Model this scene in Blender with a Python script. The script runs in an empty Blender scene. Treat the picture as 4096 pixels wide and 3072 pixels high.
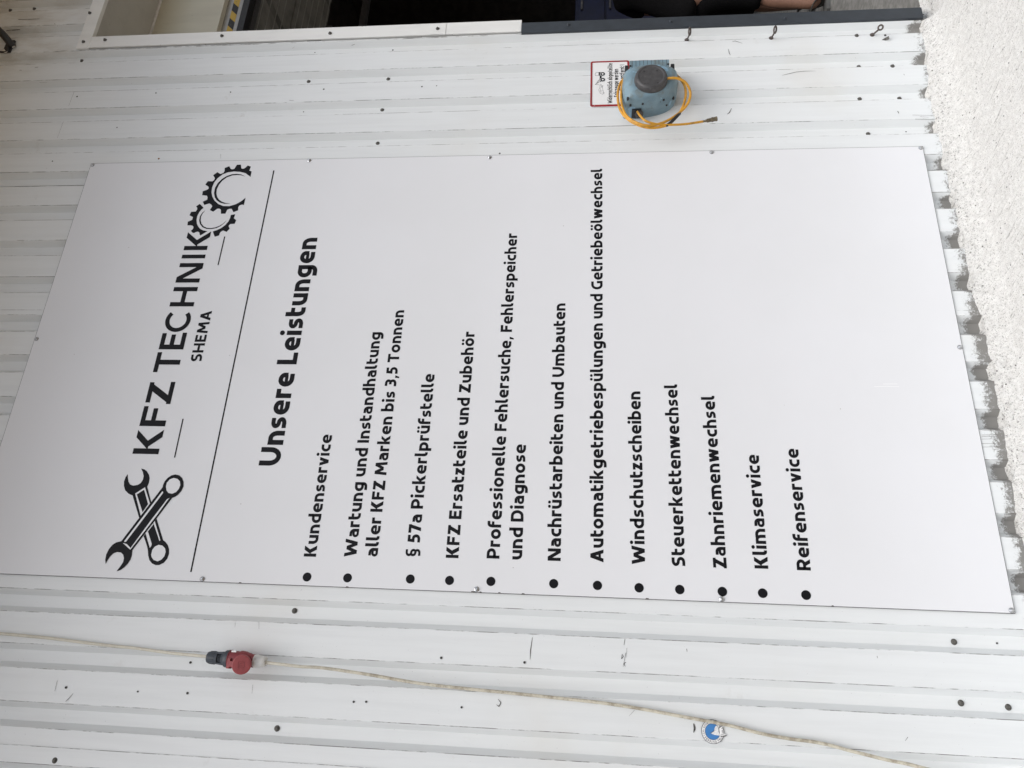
import bpy, bmesh, math, random
from mathutils import Vector, Matrix, noise
from mathutils.geometry import tessellate_polygon
random.seed(7)
SC = bpy.context.scene
COL = SC.collection
R = math.radians

# ------------------------------------------------------------------ camera
# Metres. The wall's crest plane is y = 0, the yard lies at y < 0, z is up,
# x runs along the wall to the right; the sign board's lower left corner is the origin.
cam = bpy.data.cameras.new("camera")
cam.sensor_fit = 'HORIZONTAL'; cam.sensor_width = 36.0
cam.lens = 36.0 * 3004.41 / 4096.0
cam.clip_start = 0.05; cam.clip_end = 400
camo = bpy.data.objects.new("camera", cam); COL.objects.link(camo)
CAM = Vector((-0.34463, -2.90027, 1.50156))
ax = Vector((0.0487885, 0.0903212, -0.9947169))      # the phone was held upright: picture right is down
ay = Vector((0.9236064, -0.3831982, 0.0105060))
az = -Vector((0.3802248, 0.9192395, 0.1021170))
camo.matrix_world = Matrix(((ax.x, ay.x, az.x, CAM.x), (ax.y, ay.y, az.y, CAM.y), (ax.z, ay.z, az.z, CAM.z), (0, 0, 0, 1)))
SC.camera = camo

# ------------------------------------------------------------------ light: bright overcast sky
SUN_EL, SUN_ROT = R(61), R(194)
w = bpy.data.worlds.new("World"); SC.world = w; w.use_nodes = True
nt = w.node_tree; bg = nt.nodes['Background']
sky = nt.nodes.new('ShaderNodeTexSky'); sky.sky_type = 'NISHITA'; sky.sun_disc = False
sky.sun_elevation = SUN_EL; sky.sun_rotation = SUN_ROT; sky.air_density = 1.0; sky.dust_density = 3.0
hs = nt.nodes.new('ShaderNodeHueSaturation'); hs.inputs['Saturation'].default_value = 0.56
nt.links.new(sky.outputs[0], hs.inputs['Color']); nt.links.new(hs.outputs[0], bg.inputs[0])
bg.inputs[1].default_value = 0.125
sl = bpy.data.lights.new("sun", 'SUN'); sl.energy = 1.25; sl.angle = R(42); sl.color = (1.0, 0.99, 0.97)
so = bpy.data.objects.new("sun", sl); COL.objects.link(so)
sd = Vector((math.sin(SUN_ROT) * math.cos(SUN_EL), math.cos(SUN_ROT) * math.cos(SUN_EL), math.sin(SUN_EL)))
so.rotation_euler = sd.to_track_quat('Z', 'Y').to_euler(); so.location = (0, -6, 12)
vs = SC.view_settings
vs.view_transform = 'Standard'; vs.look = 'None'; vs.gamma = 1.0; vs.exposure = 0.58
SC.cycles.max_bounces = 8; SC.cycles.diffuse_bounces = 5

D = {
 'LINES': [('Unsere Leistungen', (0.4774, 2.773), (1.5883, 2.7782), 0.0899), ('Kundenservice', (0.1125, 2.5612), (0.617, 2.568), 0.0494), ('Wartung und Instandhaltung', (0.1179, 2.3993), (1.0953, 2.4154), 0.0494), ('aller KFZ Marken bis 3,5 Tonnen', (0.1208, 2.315), (1.204, 2.3221), 0.0494), ('§ 57a Pickerlprüfstelle', (0.1262, 2.152), (0.8968, 2.1575), 0.0494), ('KFZ Ersatzteile und Zubehör', (0.126, 1.9959), (1.0989, 1.9983), 0.0494), ('Professionelle Fehlersuche, Fehlerspeicher', (0.1292, 1.8371), (1.6016, 1.8362), 0.0494), ('und Diagnose', (0.1286, 1.7497), (0.59, 1.7541), 0.0494), ('Nachrüstarbeiten und Umbauten', (0.1285, 1.6023), (1.2383, 1.6081), 0.0494), ('Automatikgetriebespülungen und Getriebeölwechsel', (0.1293, 1.4406), (1.9555, 1.451), 0.0494), ('Windschutzscheiben', (0.127, 1.2851), (0.8278, 1.2922), 0.0494), ('Steuerkettenwechsel', (0.1251, 1.1368), (0.8606, 1.1419), 0.0494), ('Zahnriemenwechsel', (0.1228, 0.9851), (0.8121, 0.9949), 0.0494), ('Klimaservice', (0.1264, 0.8352), (0.5653, 0.838), 0.0494), ('Reifenservice', (0.1254, 0.6833), (0.593, 0.686), 0.0494)],
 'BULLETS': [(0.0338, 2.5847), (0.0362, 2.4231), (0.041, 2.1762), (0.0412, 2.0236), (0.0433, 1.8645), (0.0438, 1.6264), (0.0433, 1.4627), (0.0404, 1.3088), (0.0396, 1.1602), (0.038, 1.0065), (0.0378, 0.8623), (0.0369, 0.7092)],
 'LOGO': [('K', 0.5161, 0.6251), ('F', 0.6409, 0.7322), ('Z', 0.7435, 0.8478), ('T', 0.8937, 0.9911), ('E', 1.0053, 1.0889), ('C', 1.0985, 1.2064), ('H', 1.2233, 1.3251), ('N', 1.3489, 1.4542), ('I', 1.48, 1.5005), ('K', 1.5258, 1.6292)],
 'LOGOZ': (3.3114, 3.4278),
 'SHEMA': ((0.9482, 3.2142), (1.2002, 3.2165), 0.0494),
 'RULES': [((1.9828, 3.0614), (0.0361, 3.06)), ((1.6004, 3.2379), (1.4426, 3.2384)), ((0.6765, 3.2377), (0.5031, 3.2359))],
 'GEAR': [[(1.9471, 3.1754), (1.9792, 3.1753), (1.9846, 3.1884), (2.0092, 3.1853), (2.0162, 3.2022), (2.001, 3.2128), (1.9957, 3.2227), (1.9996, 3.2328), (2.0222, 3.2394), (2.0216, 3.2594), (1.9967, 3.2683), (1.994, 3.2787), (1.9983, 3.2883), (2.014, 3.2978), (2.0038, 3.3196), (1.985, 3.3167), (1.974, 3.3201), (1.967, 3.3344), (1.9788, 3.3531), (1.9605, 3.371), (1.9419, 3.3577), (1.931, 3.3598), (1.9235, 3.367), (1.9251, 3.3908), (1.9046, 3.3999), (1.8916, 3.3809), (1.8807, 3.3773), (1.8743, 3.3822), (1.8646, 3.4044), (1.8417, 3.4029), (1.8383, 3.3776), (1.8268, 3.3715), (1.8143, 3.371), (1.8023, 3.3913), (1.7836, 3.3793), (1.7924, 3.3555), (1.7855, 3.3448), (1.7748, 3.3364), (1.7532, 3.3444), (1.7434, 3.3258), (1.7603, 3.3088), (1.7612, 3.2982), (1.7547, 3.2883), (1.7309, 3.2837), (1.7313, 3.2612), (1.7542, 3.2566), (1.7583, 3.2471), (1.7591, 3.235), (1.7394, 3.2222), (1.7498, 3.2002), (1.7674, 3.2036), (1.7778, 3.199), (1.7829, 3.1877), (1.7803, 3.1771), (1.8215, 3.1768), (1.7996, 3.1971), (1.7835, 3.2215), (1.7741, 3.2502), (1.7757, 3.2812), (1.7874, 3.3082), (1.8083, 3.3326), (1.8335, 3.3493), (1.8587, 3.3587), (1.8876, 3.3616), (1.9164, 3.3567), (1.9434, 3.3436), (1.9649, 3.323), (1.9772, 3.2973), (1.9813, 3.2668), (1.9787, 3.235), (1.9696, 3.2052)], [(1.9502, 3.203), (1.962, 3.2255), (1.9662, 3.2482), (1.9645, 3.2728), (1.9545, 3.2989), (1.9367, 3.3203), (1.9124, 3.3372), (1.8836, 3.3452), (1.8531, 3.3441), (1.8279, 3.3351), (1.8081, 3.3202), (1.7954, 3.3006), (1.7887, 3.2777), (1.7903, 3.248), (1.7932, 3.2725), (1.8006, 3.2925), (1.8133, 3.3105), (1.8295, 3.3231), (1.8529, 3.3323), (1.8762, 3.3344), (1.9032, 3.329), (1.9283, 3.3155), (1.9461, 3.2972), (1.9576, 3.2714), (1.9596, 3.2469), (1.9573, 3.2246)], [(1.7901, 3.4035), (1.7667, 3.3793), (1.7581, 3.3882), (1.7407, 3.3968), (1.7197, 3.4015), (1.6971, 3.4005), (1.6762, 3.3944), (1.6589, 3.3836), (1.6449, 3.3699), (1.6362, 3.3528), (1.6315, 3.3317), (1.6079, 3.3618), (1.6141, 3.3662), (1.6244, 3.37), (1.6303, 3.3789), (1.6274, 3.3889), (1.622, 3.3968), (1.6231, 3.4031), (1.6342, 3.415), (1.6454, 3.4065), (1.6557, 3.4064), (1.6634, 3.412), (1.6666, 3.4219), (1.6665, 3.4397), (1.6866, 3.4423), (1.6974, 3.4226), (1.7131, 3.4215), (1.7242, 3.4421), (1.7441, 3.4376), (1.7455, 3.4148), (1.7567, 3.4101), (1.7655, 3.4114), (1.7762, 3.4194)], [(1.7232, 3.2315), (1.7267, 3.2103), (1.7042, 3.2134), (1.6926, 3.199), (1.6723, 3.2026), (1.6712, 3.2235), (1.6644, 3.2297), (1.6576, 3.2299), (1.6445, 3.2221), (1.6265, 3.2342), (1.6349, 3.2525), (1.6265, 3.2644), (1.6164, 3.2674), (1.6072, 3.267), (1.5996, 3.2875), (1.6297, 3.3035), (1.6377, 3.2833), (1.6488, 3.2644), (1.664, 3.2493), (1.6845, 3.2368), (1.7051, 3.2318)], [(1.7514, 3.3677), (1.7386, 3.3794), (1.7178, 3.3872), (1.6934, 3.3859), (1.6726, 3.3774), (1.6551, 3.3614), (1.6452, 3.3395), (1.6436, 3.3149), (1.6491, 3.2887), (1.6608, 3.2699), (1.6761, 3.2564), (1.6905, 3.2486), (1.6738, 3.2604), (1.6616, 3.2761), (1.6526, 3.2955), (1.6487, 3.3159), (1.6507, 3.3376), (1.6592, 3.3562), (1.6742, 3.3701), (1.6933, 3.3788), (1.716, 3.3816), (1.7351, 3.3771)]],
 'WRENCH': [(0, [(0.4266, 3.4255), (0.4134, 3.4318), (0.3954, 3.4339), (0.3761, 3.4295), (0.3571, 3.4189), (0.3431, 3.4003), (0.3363, 3.381), (0.242, 3.3277), (0.2557, 3.3057), (0.3116, 3.2932), (0.3749, 3.326), (0.3917, 3.3228), (0.4111, 3.3242), (0.4271, 3.3315), (0.4415, 3.3451), (0.4488, 3.3569), (0.4523, 3.3723), (0.4362, 3.3605), (0.4201, 3.3532), (0.4039, 3.3525), (0.3892, 3.3588), (0.3815, 3.3702), (0.3781, 3.3893), (0.3826, 3.4038), (0.3959, 3.4146), (0.412, 3.4214)]), (0, [(0.1703, 3.291), (0.131, 3.2667), (0.1162, 3.2598), (0.0954, 3.2531), (0.0763, 3.2436), (0.0635, 3.2293), (0.0573, 3.2119), (0.0587, 3.1964), (0.0681, 3.1796), (0.0848, 3.1693), (0.1043, 3.1666), (0.1221, 3.1708), (0.1384, 3.1803), (0.15, 3.1927), (0.1578, 3.2048), (0.2432, 3.2531), (0.2196, 3.2675)]), (1, [(0.0973, 3.2408), (0.1168, 3.2408), (0.1306, 3.2329), (0.1377, 3.2186), (0.1352, 3.202), (0.1245, 3.1882), (0.1112, 3.1825), (0.0933, 3.184), (0.0795, 3.1935), (0.0725, 3.2077), (0.077, 3.2247), (0.087, 3.2357)]), (1, [(0.3448, 3.3715), (0.3721, 3.3352), (0.3046, 3.2964), (0.2521, 3.3234)]), (2, [(0.3409, 3.3632), (0.3618, 3.3363), (0.3019, 3.304), (0.2678, 3.3195)]), (1, [(0.1836, 3.2862), (0.1922, 3.2786), (0.1407, 3.2488), (0.1322, 3.2487), (0.1248, 3.253)]), (1, [(0.2259, 3.2625), (0.2328, 3.2583), (0.1569, 3.2161), (0.1537, 3.2192)]), (1, [(0.193, 3.2804), (0.2234, 3.2635), (0.2204, 3.2605), (0.1904, 3.2772)]), (3, [(0.0547, 3.4232), (0.0715, 3.4294), (0.0925, 3.4308), (0.1138, 3.4252), (0.1323, 3.414), (0.1419, 3.4003), (0.1471, 3.3806), (0.3756, 3.2576), (0.3836, 3.2585), (0.3998, 3.2551), (0.4146, 3.2453), (0.4256, 3.2313), (0.4299, 3.2157), (0.427, 3.1985), (0.4161, 3.1828), (0.3986, 3.1722), (0.3794, 3.1685), (0.3602, 3.1734), (0.3456, 3.1831), (0.3358, 3.194), (0.3307, 3.2059), (0.1126, 3.3248), (0.0931, 3.3214), (0.0751, 3.3232), (0.0585, 3.3302), (0.0433, 3.3422), (0.0324, 3.3554), (0.0281, 3.3696), (0.0486, 3.358), (0.0652, 3.3511), (0.0801, 3.3518), (0.0934, 3.3585), (0.102, 3.3704), (0.1036, 3.3869), (0.098, 3.4016), (0.0825, 3.4136), (0.0658, 3.4204)]), (4, [(0.3776, 3.2439), (0.3936, 3.2437), (0.4084, 3.2339), (0.4149, 3.2189), (0.4114, 3.2015), (0.4014, 3.1887), (0.3855, 3.1831), (0.3694, 3.1853), (0.3548, 3.1951), (0.3478, 3.2099), (0.3508, 3.227), (0.3617, 3.2378)]), (4, [(0.3571, 3.2548), (0.354, 3.2502), (0.3486, 3.2502), (0.1463, 3.3593), (0.144, 3.3636), (0.1466, 3.3684)]), (4, [(0.3304, 3.2173), (0.3176, 3.2241), (0.2556, 3.2551), (0.1138, 3.3332), (0.1167, 3.3362), (0.2427, 3.2715), (0.3062, 3.2362), (0.3238, 3.2272)]), (4, [(0.1138, 3.3332), (0.1404, 3.3723), (0.1364, 3.3535), (0.1222, 3.3353)])],
 'BSCREW': [(2.0478, 4.0322), (1.0545, 4.0339), (0.0065, 3.0073), (0.0124, 1.9176), (0.0076, 1.0103), (0.0058, 0.0077), (1.0366, 0.0066), (2.046, 0.0099), (2.0401, 2.89), (2.0353, 1.9907), (2.0431, 0.9428)],
 'WSCREW': [(3.1563, 4.8487), (3.1599, 4.7007), (2.7482, 4.2915), (2.5474, 2.5475), (2.3451, 2.5556), (2.135, 2.5543), (2.7317, 0.2079), (2.5314, 0.2223), (2.5287, 0.0671), (2.3325, 0.2426), (2.329, 0.0634), (2.1247, 0.2305), (-0.1035, 0.2231), (-0.3011, 0.2336), (-0.3067, 0.0832), (-0.0941, 2.6138), (-0.5039, 2.612), (-0.6531, 3.4289), (2.5476, 2.9721)],
 'TSCREW': [(3.1025, 4.341), (2.8832, 4.3173), (2.8928, 4.1925), (2.889, 3.5138), (2.8777, 2.9039)],
 'JPLATE': [(2.9152, 2.353), (2.9143, 2.2745), (2.8381, 2.2736), (2.842, 2.3526)],
 'JSCREW': (2.8788, 2.3173),
 'DSCREW': [(2.8675, 1.6277), (2.864, 1.106), (2.8546, 0.5411)],
 'HOLES': [(-0.1018, 0.0811), (2.1319, 0.0622), (-0.4069, 3.4578), (-0.4034, 2.9754), (-0.2968, 2.9874), (-0.4072, 3.17), (2.502, 3.8017), (2.4924, 3.3862), (2.4937, 4.2461), (2.4927, 2.8825), (2.4923, 2.2895), (2.4895, 2.3654), (2.747, 2.9686), (2.7451, 2.5455), (2.3466, 2.9669), (2.4921, 3.3862), (-0.2372, 2.0319), (-0.2392, 1.7244), (-0.4016, 2.3406), (-0.3993, 2.2943), (-0.4002, 1.9439), (2.0565, 1.9421), (2.276, 3.9613), (2.0668, 4.2588), (2.7267, 0.0742)],
 'MARKS': [(0.002, [(2.491, 0.5867), (2.4977, 0.5598), (2.5093, 0.518), (2.5131, 0.4769), (2.5117, 0.4248)]), (0.003, [(2.6717, 0.8295), (2.6444, 0.8261), (2.6102, 0.8154)]), (0.003, [(-0.1518, 1.6991), (-0.197, 1.7042), (-0.2288, 1.7046)]), (0.003, [(-0.1897, 1.3594), (-0.2371, 1.3697)]), (0.003, [(-0.3663, 1.8138), (-0.378, 1.8032), (-0.3905, 1.8092), (-0.3849, 1.8195)]), (0.003, [(-0.385, 3.5001), (-0.4217, 3.499)]), (0.002, [(-0.4257, 3.4238), (-0.4486, 3.439), (-0.4561, 3.4477)]), (0.002, [(-0.3626, 2.7296), (-0.3927, 2.7276)]), (0.002, [(-0.1393, 2.7471), (-0.1663, 2.7421)]), (0.002, [(-0.1457, 2.8407), (-0.1629, 2.8383)]), (0.004, [(-0.1435, 1.3624), (-0.1634, 1.366)]), (0.002, [(-0.1945, 1.3731), (-0.2115, 1.3753), (-0.2028, 1.3684), (-0.1945, 1.3731)]), (0.003, [(-0.2218, 1.359), (-0.2267, 1.3672), (-0.2368, 1.3618)]), (0.002, [(-0.1728, 1.3558), (-0.2055, 1.3575)]), (0.007, [(-0.4111, 1.1292), (-0.426, 1.126), (-0.4395, 1.1304)]), (0.002, [(-0.3785, 1.3311), (-0.398, 1.3499)]), (0.005, [(-0.1667, 1.1432), (-0.1765, 1.1422)]), (0.003, [(-0.1614, 0.488), (-0.1696, 0.4872)]), (0.003, [(-0.4157, 0.4217), (-0.4279, 0.432)]), (0.004, [(3.0795, 4.7736), (3.0781, 4.7119), (3.0783, 4.6432)]), (0.01, [(2.9986, 4.8201), (3.0007, 4.7864), (3.002, 4.7373)]), (0.0022, [(2.5282, 4.2718), (2.4284, 4.2748)]), (0.0022, [(2.3236, 4.2744), (2.2145, 4.2762)]), (0.0022, [(2.1221, 4.2796), (2.0193, 4.2766)]), (0.0022, [(1.9149, 4.2779), (1.8284, 4.2767)]), (0.0015, [(2.7391, 3.7616), (2.6817, 3.761)]), (0.003, [(3.0113, 4.3439), (2.9878, 4.2888)]), (0.003, [(3.0356, 4.539), (3.0152, 4.5118)]), (0.006, [(2.7111, 4.5554), (2.7112, 4.537)]), (0.006, [(2.6941, 4.6423), (2.6936, 4.6288)]), (0.0025, [(2.088, 3.3564), (2.0609, 3.3515)]), (0.002, [(2.5994, 4.4951), (2.5993, 4.4478)]), (0.004, [(2.8309, 3.0246), (2.8324, 2.9476)]), (0.006, [(2.7877, 2.7742), (2.7962, 2.7569)]), (0.004, [(2.4249, 3.0564), (2.4221, 3.0307)]), (0.003, [(2.7821, 3.0982), (2.792, 3.0877)]), (0.007, [(2.2532, 0.0823), (2.2384, 0.0788)]), (0.0025, [(2.2276, 0.0199), (2.221, -0.0722)]), (0.004, [(2.2033, 0.0125), (2.1969, -0.0739)]), (0.0025, [(2.2171, -0.0115), (2.2123, -0.049)]), (0.004, [(2.4771, 0.0228), (2.4679, 0.0218)]), (0.0025, [(1.2975, -0.0063), (1.2939, -0.0781)]), (0.0025, [(0.6619, -0.0044), (0.6641, -0.059)]), (0.0025, [(0.6551, -0.0032), (0.6574, -0.0578)]), (0.0025, [(0.6453, -0.0014), (0.6476, -0.0559)]), (0.0025, [(0.6271, 0.0018), (0.6293, -0.0526)]), (0.0025, [(0.6131, 0.0043), (0.6154, -0.05)]), (0.004, [(2.2955, 0.8366), (2.2691, 0.8485), (2.2605, 0.8593)]), (0.003, [(2.7213, 0.8071), (2.7236, 0.7927), (2.7063, 0.758)])],
 'RUST': (2.0683, 3.6815),
 'EDGE': [(2.8258, -0.116), (2.6045, -0.1031), (2.3222, -0.0799), (2.1107, -0.0818), (1.9154, -0.0879), (1.4917, -0.0926), (1.2972, -0.0927), (1.0911, -0.1026), (0.8833, -0.0967), (0.6697, -0.0953), (0.473, -0.0845), (0.2862, -0.0794)],
 'HOSE1': [(2.344, -0.155, 1.16), (2.341, -0.16, 1.129), (2.342, -0.155, 1.105), (2.337, -0.14, 1.073), (2.32, -0.12, 1.051), (2.294, -0.1, 1.042), (2.251, -0.09, 1.055), (2.204, -0.09, 1.089), (2.153, -0.1, 1.139), (2.118, -0.11, 1.191), (2.1, -0.12, 1.242), (2.11, -0.125, 1.289), (2.145, -0.12, 1.329), (2.194, -0.11, 1.352), (2.266, -0.1, 1.364), (2.343, -0.085, 1.363), (2.422, -0.06, 1.354), (2.483, -0.035, 1.339)],
 'HOSE2': [(2.511, -0.03, 1.11), (2.475, -0.04, 1.093), (2.429, -0.06, 1.077), (2.368, -0.075, 1.062), (2.309, -0.08, 1.061), (2.239, -0.085, 1.077), (2.174, -0.095, 1.107), (2.121, -0.1, 1.15), (2.1, -0.105, 1.208), (2.101, -0.11, 1.258), (2.126, -0.11, 1.308), (2.166, -0.105, 1.345), (2.217, -0.095, 1.368), (2.285, -0.085, 1.379), (2.353, -0.075, 1.378), (2.427, -0.05, 1.365), (2.483, -0.03, 1.342)],
 'TAPE': [(2.195, -0.089, 1.094), (2.174, -0.095, 1.107), (2.144, -0.098, 1.129), (2.121, -0.1, 1.15), (2.115, -0.101, 1.163)],
 'HOSE3': [(2.224, -0.075, 1.288), (2.183, -0.095, 1.278), (2.13, -0.125, 1.262), (2.117, -0.12, 1.235), (2.114, -0.11, 1.191), (2.119, -0.1, 1.14), (2.13, -0.09, 1.071), (2.142, -0.085, 1.02), (2.152, -0.08, 0.987)],
 'COUP': [(2.151, -0.08, 0.991), (2.156, -0.08, 0.972), (2.157, -0.08, 0.969), (2.162, -0.08, 0.945), (2.166, -0.08, 0.924)],
 'GUIDE': [(2.25, -0.0365, 1.278)],
 'RHOLES': [(2.25, -0.1277, 1.3355), (2.249, -0.0902, 1.3209), (2.255, -0.0911, 1.2636), (2.275, -0.0824, 1.1844), (2.278, -0.0889, 1.1654), (2.288, -0.0439, 1.1477), (2.305, -0.0654, 1.1166), (2.478, -0.105, 1.32), (2.482, -0.105, 1.14)],
 'DHOLES': [(2.376, -0.172, 1.26), (2.377, -0.172, 1.201), (2.3, -0.172, 1.259), (2.302, -0.172, 1.199)],
 'SIGN': [(2.6188, 1.5109), (2.6177, 1.3185), (2.3276, 1.5119)],
 'SIGNTXT': [('Widerrechtlich abgestellte', (2.3474, 1.4037), (2.6038, 1.4024), 0.02), ('Fahrzeuge werden', (2.3861, 1.3728), (2.5657, 1.3731), 0.02), ('kostenpflichtig entfernt !', (2.3453, 1.3446), (2.5919, 1.343), 0.02)],
 'TRUCK': [[(2.5479, 1.4709), (2.5479, 1.4513), (2.5427, 1.4552), (2.5387, 1.4591), (2.5305, 1.4606), (2.5241, 1.4548), (2.5036, 1.4547), (2.4976, 1.4589), (2.4852, 1.4558), (2.4856, 1.4651), (2.5255, 1.4648), (2.5268, 1.4708)]],
 'WHEELS': [(2.5353, 1.4507), (2.4982, 1.45), 0.0118],
 'PICT': [[(2.5467, 1.4709), (2.5463, 1.4819), (2.543, 1.4874), (2.5296, 1.4877), (2.5258, 1.4858), (2.5264, 1.4708)], [(2.504, 1.4652), (2.4685, 1.4869), (2.4856, 1.4651)], [(2.4937, 1.4652), (2.495, 1.4719), (2.4837, 1.4709), (2.4839, 1.4761), (2.4778, 1.4768)], [(2.4702, 1.4643), (2.469, 1.4588), (2.4649, 1.458)], [(2.4685, 1.4869), (2.4677, 1.4674)], [(2.4641, 1.464), (2.4478, 1.4639), (2.4369, 1.4696), (2.4186, 1.4664), (2.4104, 1.4609), (2.4039, 1.4482), (2.4219, 1.447), (2.4535, 1.4518), (2.4609, 1.4596)], [(2.4468, 1.4639), (2.4133, 1.4578)], [(2.4257, 1.4672), (2.428, 1.4478)], [(2.4467, 1.4611), (2.4504, 1.451)], [(2.4596, 1.4541), (2.4625, 1.4494), (2.4574, 1.4483), (2.4535, 1.4525), (2.4557, 1.458), (2.4619, 1.4588), (2.4637, 1.4541)], [(2.4179, 1.4462), (2.4157, 1.4415), (2.4117, 1.4431), (2.4079, 1.4477), (2.414, 1.4501), (2.4199, 1.4462)]],
 'EYES': [((2.742, 0.0, 1.03), (2.73, -0.045, 1.023), (2.776, -0.045, 1.017)), ((2.735, 0.0, 0.617), (2.722, -0.045, 0.612), (2.765, -0.045, 0.601)), ((2.732, 0.0, 0.135), (2.72, -0.045, 0.12), (2.746, -0.045, 0.1))],
 'TEAR': [(2.6977, 0.0955), (2.7105, 0.0752), (2.7068, 0.0641), (2.6905, 0.0628), (2.6928, 0.0759)],
 'CAB1': [(-0.227, -0.008, 3.874), (-0.227, -0.008, 3.782), (-0.231, -0.008, 3.667), (-0.236, -0.008, 3.552), (-0.244, -0.008, 3.437), (-0.251, -0.009, 3.324), (-0.256, -0.014, 3.209), (-0.265, -0.024, 3.093), (-0.27, -0.034, 3.006), (-0.272, -0.04, 2.949), (-0.275, -0.045, 2.887)],
 'CAB2': [(-0.284, -0.045, 2.691), (-0.288, -0.042, 2.614), (-0.292, -0.036, 2.547), (-0.293, -0.026, 2.459), (-0.308, -0.016, 2.286), (-0.327, -0.01, 2.113), (-0.337, -0.008, 1.942), (-0.344, -0.008, 1.774), (-0.352, -0.008, 1.609), (-0.36, -0.008, 1.452), (-0.372, -0.008, 1.318), (-0.388, -0.008, 1.187), (-0.404, -0.009, 1.057), (-0.413, -0.009, 0.994), (-0.431, -0.009, 0.899), (-0.442, -0.008, 0.805), (-0.446, -0.008, 0.742), (-0.454, -0.008, 0.681), (-0.467, -0.008, 0.62), (-0.478, -0.008, 0.56), (-0.489, -0.008, 0.5), (-0.497, -0.008, 0.44), (-0.507, -0.008, 0.387), (-0.53, -0.008, 0.265)],
 'PLUGAX': [(-0.276, -0.045, 2.904), (-0.282, -0.045, 2.674)],
 'LID': (-0.297, -0.088, 2.748),
 'HINGE': (-0.292, -0.078, 2.8),
 'STICK': ((-0.4334, 1.065), 0.0385),
 'BIRD': [(-0.4384, 1.0729), (-0.4353, 1.0674), (-0.434, 1.0628), (-0.4289, 1.0595), (-0.4224, 1.0584), (-0.4158, 1.055), (-0.4127, 1.0487), (-0.4116, 1.0418), (-0.4173, 1.0428), (-0.421, 1.0449), (-0.4323, 1.0444), (-0.4376, 1.0439), (-0.4397, 1.0365), (-0.4425, 1.023), (-0.4439, 1.0238), (-0.4445, 1.0344), (-0.4441, 1.0466), (-0.443, 1.0594), (-0.4406, 1.0669)],
 'FLAP': [(-0.421, 1.0446), (-0.4134, 1.035), (-0.4108, 1.0257), (-0.4192, 1.0368), (-0.4209, 1.0354), (-0.4203, 1.0308), (-0.422, 1.0294), (-0.4246, 1.0318), (-0.4254, 1.0349), (-0.4374, 1.0337), (-0.4406, 1.0213), (-0.443, 1.0188), (-0.4456, 1.0216), (-0.4477, 1.0354), (-0.4428, 1.0427)],
 'FIX': [(2.919, -0.01, 4.787), (2.917, -0.01, 4.739), (2.835, -0.01, 4.746), (2.841, -0.01, 4.787)],
}


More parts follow.
